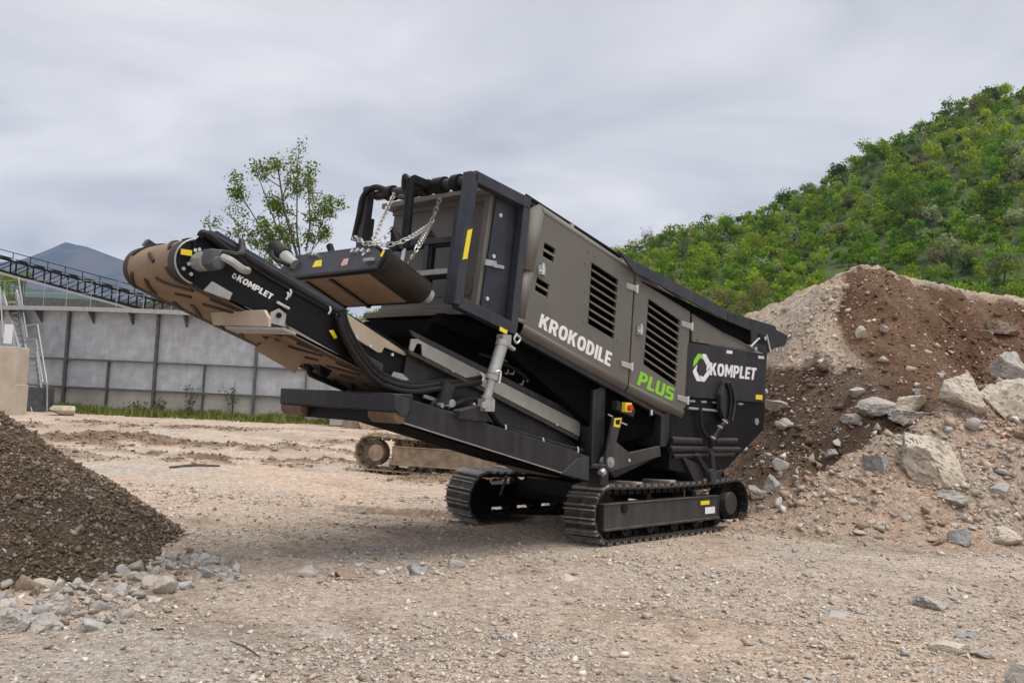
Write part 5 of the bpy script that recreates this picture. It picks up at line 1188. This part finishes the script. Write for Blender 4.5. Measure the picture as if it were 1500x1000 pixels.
for pts in ([(-.5,-3),(2.5,-4.2),(4.2,-1),(2.8,-.2),(1.8,-2.2),(.4,-1.6)],[(4.4,0),(4,3),(1.2,4.2),(.6,2.8),(2.5,2)],[(-.9,-2),(.1,-1),(.3,2.4),(.6,4),(-1.8,2.2),(-2,-.2)]):
    b=MB(); b.prism([S(341.5+x,408.5+y,.46)-off(.003) for x,y in pts],off(.005)); b.build('logo_piece',M['white'],conv)
sprism('head_bracket',[(310.7,416.2),(340.7,433.4),(336.2,444),(298,429.7)],.435,.455,M['galv'],conv,.004); stube('handle_bar',[(405,446.5,.44),(423,456,.44)],.014,M['chrome'],conv)
sprism('roller_bracket',[(396,462),(409,456),(419.5,464),(417,483),(395,477)],.44,.46,M['galv'],conv,.004); bolts('bracket_hole',[(408,466,.438)],.025,conv,M['black'])
aG=S(392,470,.10)[0]
b=MB(); b.prism([A(308,460.5,aG),A(386,458,aG),A(392.5,470,aG),A(392.5,483,aG),A(311,480,aG)],(.03,0,.0)); sg=b.build('spillage_guard',M['tan'],conv,False,.006)
b=MB(); p=A(330,482,aG); q=A(415,484,aG); b.prism([p,q,q+[.12,0,-.03],p+[.12,0,-.03]],(0,0,-.02)); b.build('guard_flange',M['galvpale'],sg)
sprism('deflector_plate',[(372.6,515.5),(396,497),(447,525.5),(433,550.2)],.74,.76,M['belt'],conv,.004)
stube('drop_arm',[(455,528,1.2),(452,540,1.2),(454,550,1.2),(462,555,1.2),(507,574,1.2)],.028,M['black'],conv); sprism('drop_plate',[(446,527),(470,534),(463,545),(452,548),(446,541)],1.24,1.27,M['black'],conv); sprism('drop_plate',[(468,537),(491,542),(479,557),(469,552)],1.0,1.03,M['black'],conv)
# lower side frame and the big galvanised skirt
sprism('side_beam',[(597,519),(850,646),(852,673),(760,640),(700,614),(640,585),(590,560)],.42,.455,M['dark'],conv)
gs=sprism('galvanised_skirt',[(612,500),(619,504),(851,622),(848.5,642),(619,524.5),(618,508),(611,506.5),(605,519),(600,516),(603,500)],.35,.37,M['galvpale'],conv,.003)
sprism('skirt_flange',[(600,486.5),(853,612),(852,621),(618,503),(605,496)],.37,.385,M['frame'],gs,.003)
sprism('skirt_ledge',[(598,516),(620,526),(848,643),(847,648),(620,532),(600,522)],.33,.40,M['frame'],gs,.003)
bolts('skirt_bolt',[(663,548,.345),(842,638,.345),(815,625,.345)],.014,gs)
sprism('joint_plate',[(540,525),(562,537),(560,552),(544,545)],.40,.42,M['navy'],conv); sprism('joint_plate',[(577,548),(590,551),(600,560),(583,563),(571,560)],.40,.42,M['galv'],conv)
for (x,y) in ((547,500),(503,483),(489,494)): 
    if x<520: sprism('warning_sticker',[(x-7,y-6),(x-1,y-7),(x+5,y+4),(x+1,y+6)] ,.418,.424,M['yellow'],conv,0)
hosep=[(498,462,.40),(508,492,.38),(530,529,.38),(558,558,.38),(600,571,.38),(640,567,.36),(672,562,.36),(706,556,.36)]
for k,(dx,dy,db) in enumerate(((0,0,0),(-5,4,.03),(3,-5,.03),(-2,7,-.03))):
    stube('hydraulic_hose',[(x+dx,y+dy,b_+db) for x,y,b_ in hosep],.030,M['rubber'],conv,8)
stube('hose_clamp',[(703,549,.33),(708,556,.31),(704,566,.33)],.013,M['chrome'],conv,6)
stube('hydraulic_hose',[(700,590,.34),(717,604,.3),(741,632,.28),(795,650,.28),(862,668,.3)],.042,M['rubber'],conv,8)
for (x,y) in ((740,631),(795,650),(846,663)): stube('hose_clamp',[(x,y-6,.235),(x+1,y,.225),(x-2,y+6,.235)],.012,M['chrome'],conv,6)
b=MB(); b.cyl(S(656,566,.32),S(648,598,.32),.085,16); hk=b.build('fold_cylinder',M['dark'],conv,True)
for (x,y,r,mt) in ((658,594,.04,'chrome'),(643,597,.025,'grey'),(650,605,.05,'black'),(652,600,.03,'grey'),(690,595,.015,'chrome')):
    b=MB(); q=S(x,y,.27); b.cyl(q+off(.05),q-off(.05),r,12); b.build('cylinder_fitting',M[mt],hk,True)
stube('hydraulic_hose',[(652,604,.28),(672,594,.26),(690,588,.27),(712,592,.3)],.028,M['rubber'],hk,8); stube('hydraulic_hose',[(640,590,.3),(632,600,.3),(645,612,.3),(690,618,.3)],.026,M['rubber'],hk,8)
for k in range(4): 
    b=MB(); b.box(S(622+k*4,584+k*1.5,.36),(.05,.03,.03)); b.build('small_fitting',M['galv'],hk)
sprism('fold_arm',[(596,575),(640,583),(700,600),(702,612),(640,600),(600,590)],.40,.60,M['black'],conv)

# ---- overband magnet
F0=S(556,384,.27); ev=S(619,432,.27)-F0; ev[1]=0; mlen=np.linalg.norm(ev); eh=ev/mlen; nu=np.cross(eh,[0,1,0]); nu=nu if nu[2]>0 else -nu
NB,FB,MR=.27,1.78,.125
def mloop(r,k=10):
    P=[]
    for i in range(k+1): t=-math.pi/2+math.pi*i/k; P.append((NB-r*math.cos(t),r*math.sin(t)))
    for i in range(k+1): t=math.pi/2-math.pi*i/k; P.append((FB+r*math.cos(t),r*math.sin(t)))
    return P
def mpt(bv,h,s): return np.array([F0[0],bv,F0[2]])+nu*h+eh*s
mag=link('overband_magnet',None,None,cru)
b=MB(); b.prism([mpt(u,h,.02) for u,h in mloop(MR)],eh*(mlen-.02)); mb=b.build('magnet_belt',M['magbelt'],mag,True)
for f in (.5,.78,):
    u=NB+(FB-NB)*f; b=MB(); b.box(mpt(u,-MR-.012,.02+mlen/2),(mlen*.92,.05,.03),np.array([eh,[0,1,0],nu]).T); b.build('belt_cleat',M['black'],mb)
b=MB(); b.prism([mpt(u,h-MR-.003,.03) for u,h in ((NB+.12,0),(FB-.05,0),(FB-.05,-.004),(NB+.12,-.004))],eh*(mlen-.08)); b.build('wear_strip',M['belt'],mb)
b=MB(); b.prism([mpt(NB-.03,-.11,-.03),mpt(FB+.16,-.11,-.03),mpt(FB+.16,.03,-.03),mpt(FB+.05,.13,-.03),mpt(NB+.12,.13,-.03),mpt(NB-.06,.02,-.03)],eh*.045); mf=b.build('front_plate',M['navy'],mag,False,.008)
b=MB(); b.prism([mpt(NB+.1,.125,-.03),mpt(FB+.1,.125,-.03),mpt(FB+.1,.155,-.03),mpt(NB+.1,.155,-.03)],eh*mlen); b.build('top_cover',M['dark'],mag,False,.005)
b=MB(); b.prism([mpt(NB+.2,.155,.2),mpt(FB-.1,.155,.2),mpt(FB-.1,.26,.2),mpt(NB+.2,.26,.2)],eh*.03); b.build('top_rib',M['dark'],mag)
b=MB(); b.prism([mpt(NB-.02,-.1,mlen),mpt(FB,-.1,mlen),mpt(FB,.13,mlen),mpt(NB-.02,.13,mlen)],eh*.03); b.build('back_plate',M['dark'],mag)
b=MB(); b.cyl(mpt(NB,0,mlen),mpt(NB,0,mlen+.09),.075,16); b.build('roller_bearing',M['grey'],mag,True)
fa=mpt(NB,0,-.034)[0]-.003
def msticker(pts,mt):
    b=MB(); ps=[]
    for x,y in pts:
        # on the front plate's plane
        d=MM@ray(x,y); o0=mpt(NB,0,-.033); t=((o0-MC)@eh)/(d@eh); ps.append(MC+d*t)
    b.prism(ps,eh*.002); b.build('warning_sticker',M[mt],mf)
msticker([(457,395),(462,385.5),(471,384),(470.5,393.5)],'yellow'); msticker([(499,392.5),(503,383),(511,382),(508,391),(502,393)],'pink'); msticker([(556.5,379),(561,369.5),(563.5,371),(559,380)],'yellow')
b=MB(); b.cyl(A(402,366,fa),A(417,379,fa-.0),.085,18); mm_=b.build('belt_motor',M['black'],mag,True)
b=MB(); b.tube([A(416,378,fa),A(424,386,fa),A(433,391,fa)],[.07,.075,.05],16); b.build('motor_flange',M['galv'],mm_,True)
b=MB(); b.tube(smooth_path([A(399,372,fa-.08),A(402,382,fa-.1),A(416,389,fa-.08),A(424,392,fa-.05)]),.025,8); b.build('motor_hose',M['rubber'],mm_,True)
for (x,y) in ((518,373),(526,372),(533,372),(542,373),(535,378),(451,376),(456,374),(461,377)):
    b=MB(); q=A(x,y,fa+.05); b.cyl(q-eh*.03,q+eh*.03,.022,8); b.build('bolt',M['chrome'],mag,True)
b=MB(); b.box(A(540,384,fa-.03),(.03,.14,.03)); b.build('bearing_block',M['galv'],mag)
# chains
def chain(name,pts,lk=.088,r=.0062,parent=mag):
    P=smooth_path(pts,8); d=[0]
    for i in range(1,len(P)): d.append(d[-1]+np.linalg.norm(P[i]-P[i-1]))
    n=max(3,int(d[-1]/(lk*.72))); b=MB(); P=np.array(P)
    for k in range(n):
        s0=d[-1]*(k+.5)/n; c_=np.array([np.interp(s0,d,P[:,j]) for j in range(3)]); c2=np.array([np.interp(min(s0+.02,d[-1]),d,P[:,j]) for j in range(3)]); c1=np.array([np.interp(max(s0-.02,0),d,P[:,j]) for j in range(3)])
        t=c2-c1; t/=np.linalg.norm(t); u=np.cross(t,[.3,.8,.5]); u/=np.linalg.norm(u); w=np.cross(t,u); u,w=(u,w) if k%2 else (w,-u)
        loop=[c_+t*(lk*.5-lk*.22)*sg+t*lk*.22*math.cos(a)*1+u*lk*.24*math.sin(a) for sg,aa in ((1,np.linspace(-math.pi/2,math.pi/2,4)),(-1,np.linspace(math.pi/2,math.pi*1.5,4))) for a in aa]
        b.tube(loop+[loop[0]],r,4,False)
    b.build(name,M['chain'],parent,True)
ca=fa+.0
chain('chain',[A(579,284,pt[0]),A(562,320,(pt[0]+ca)/2+.1),A(546,358,ca+.1)])
chain('chain',[A(651,275,pt[0]),A(632,328,pt[0]+.1),A(612,365,ca+.35),A(598,388,mpt(NB,0,mlen*.6)[0])])
chain('chain',[A(517,352,ca+.1),A(524,353,ca+.08),A(533,360,ca+.05),A(545,360,ca+.05)])
chain('chain',[A(545,360,ca+.05),A(560,354,ca+.15),A(575,340,ca+.3)])
chain('chain',[A(545,361,ca+.05),A(572,362,ca+.1),A(600,352,ca+.3),A(632,331,pt[0]+.1)])
for (x,y,a_) in ((574,338,ca+.3),(482,362,ca+.2)):
    b=MB(); q=A(x,y,a_); b.beam(q,q+np.array([.02,-.12,-.22]),.05,.05,(1,0,0)); b.build('chain_lug',M['black'],mag)

# ------------------------------------------------------------------ haze of the overcast day
hb=MB(); hb.box((0,2150,254),(9600,5000,512)); hz_=hb.build('haze',None)
hm=bpy.data.materials.new('haze_air'); hm.use_nodes=True; t=hm.node_tree; t.nodes.clear(); ov=N(t,'ShaderNodeOutputMaterial'); pv=N(t,'ShaderNodeVolumePrincipled'); pv.inputs['Color'].default_value=(.52,.68,1,1); pv.inputs['Density'].default_value=.00015; pv.inputs['Anisotropy'].default_value=.1; t.links.new(pv.outputs[0],ov.inputs['Volume'])
hz_.data.materials.append(hm); tag(hz_,'thin bluish haze over the whole valley',kind='stuff')
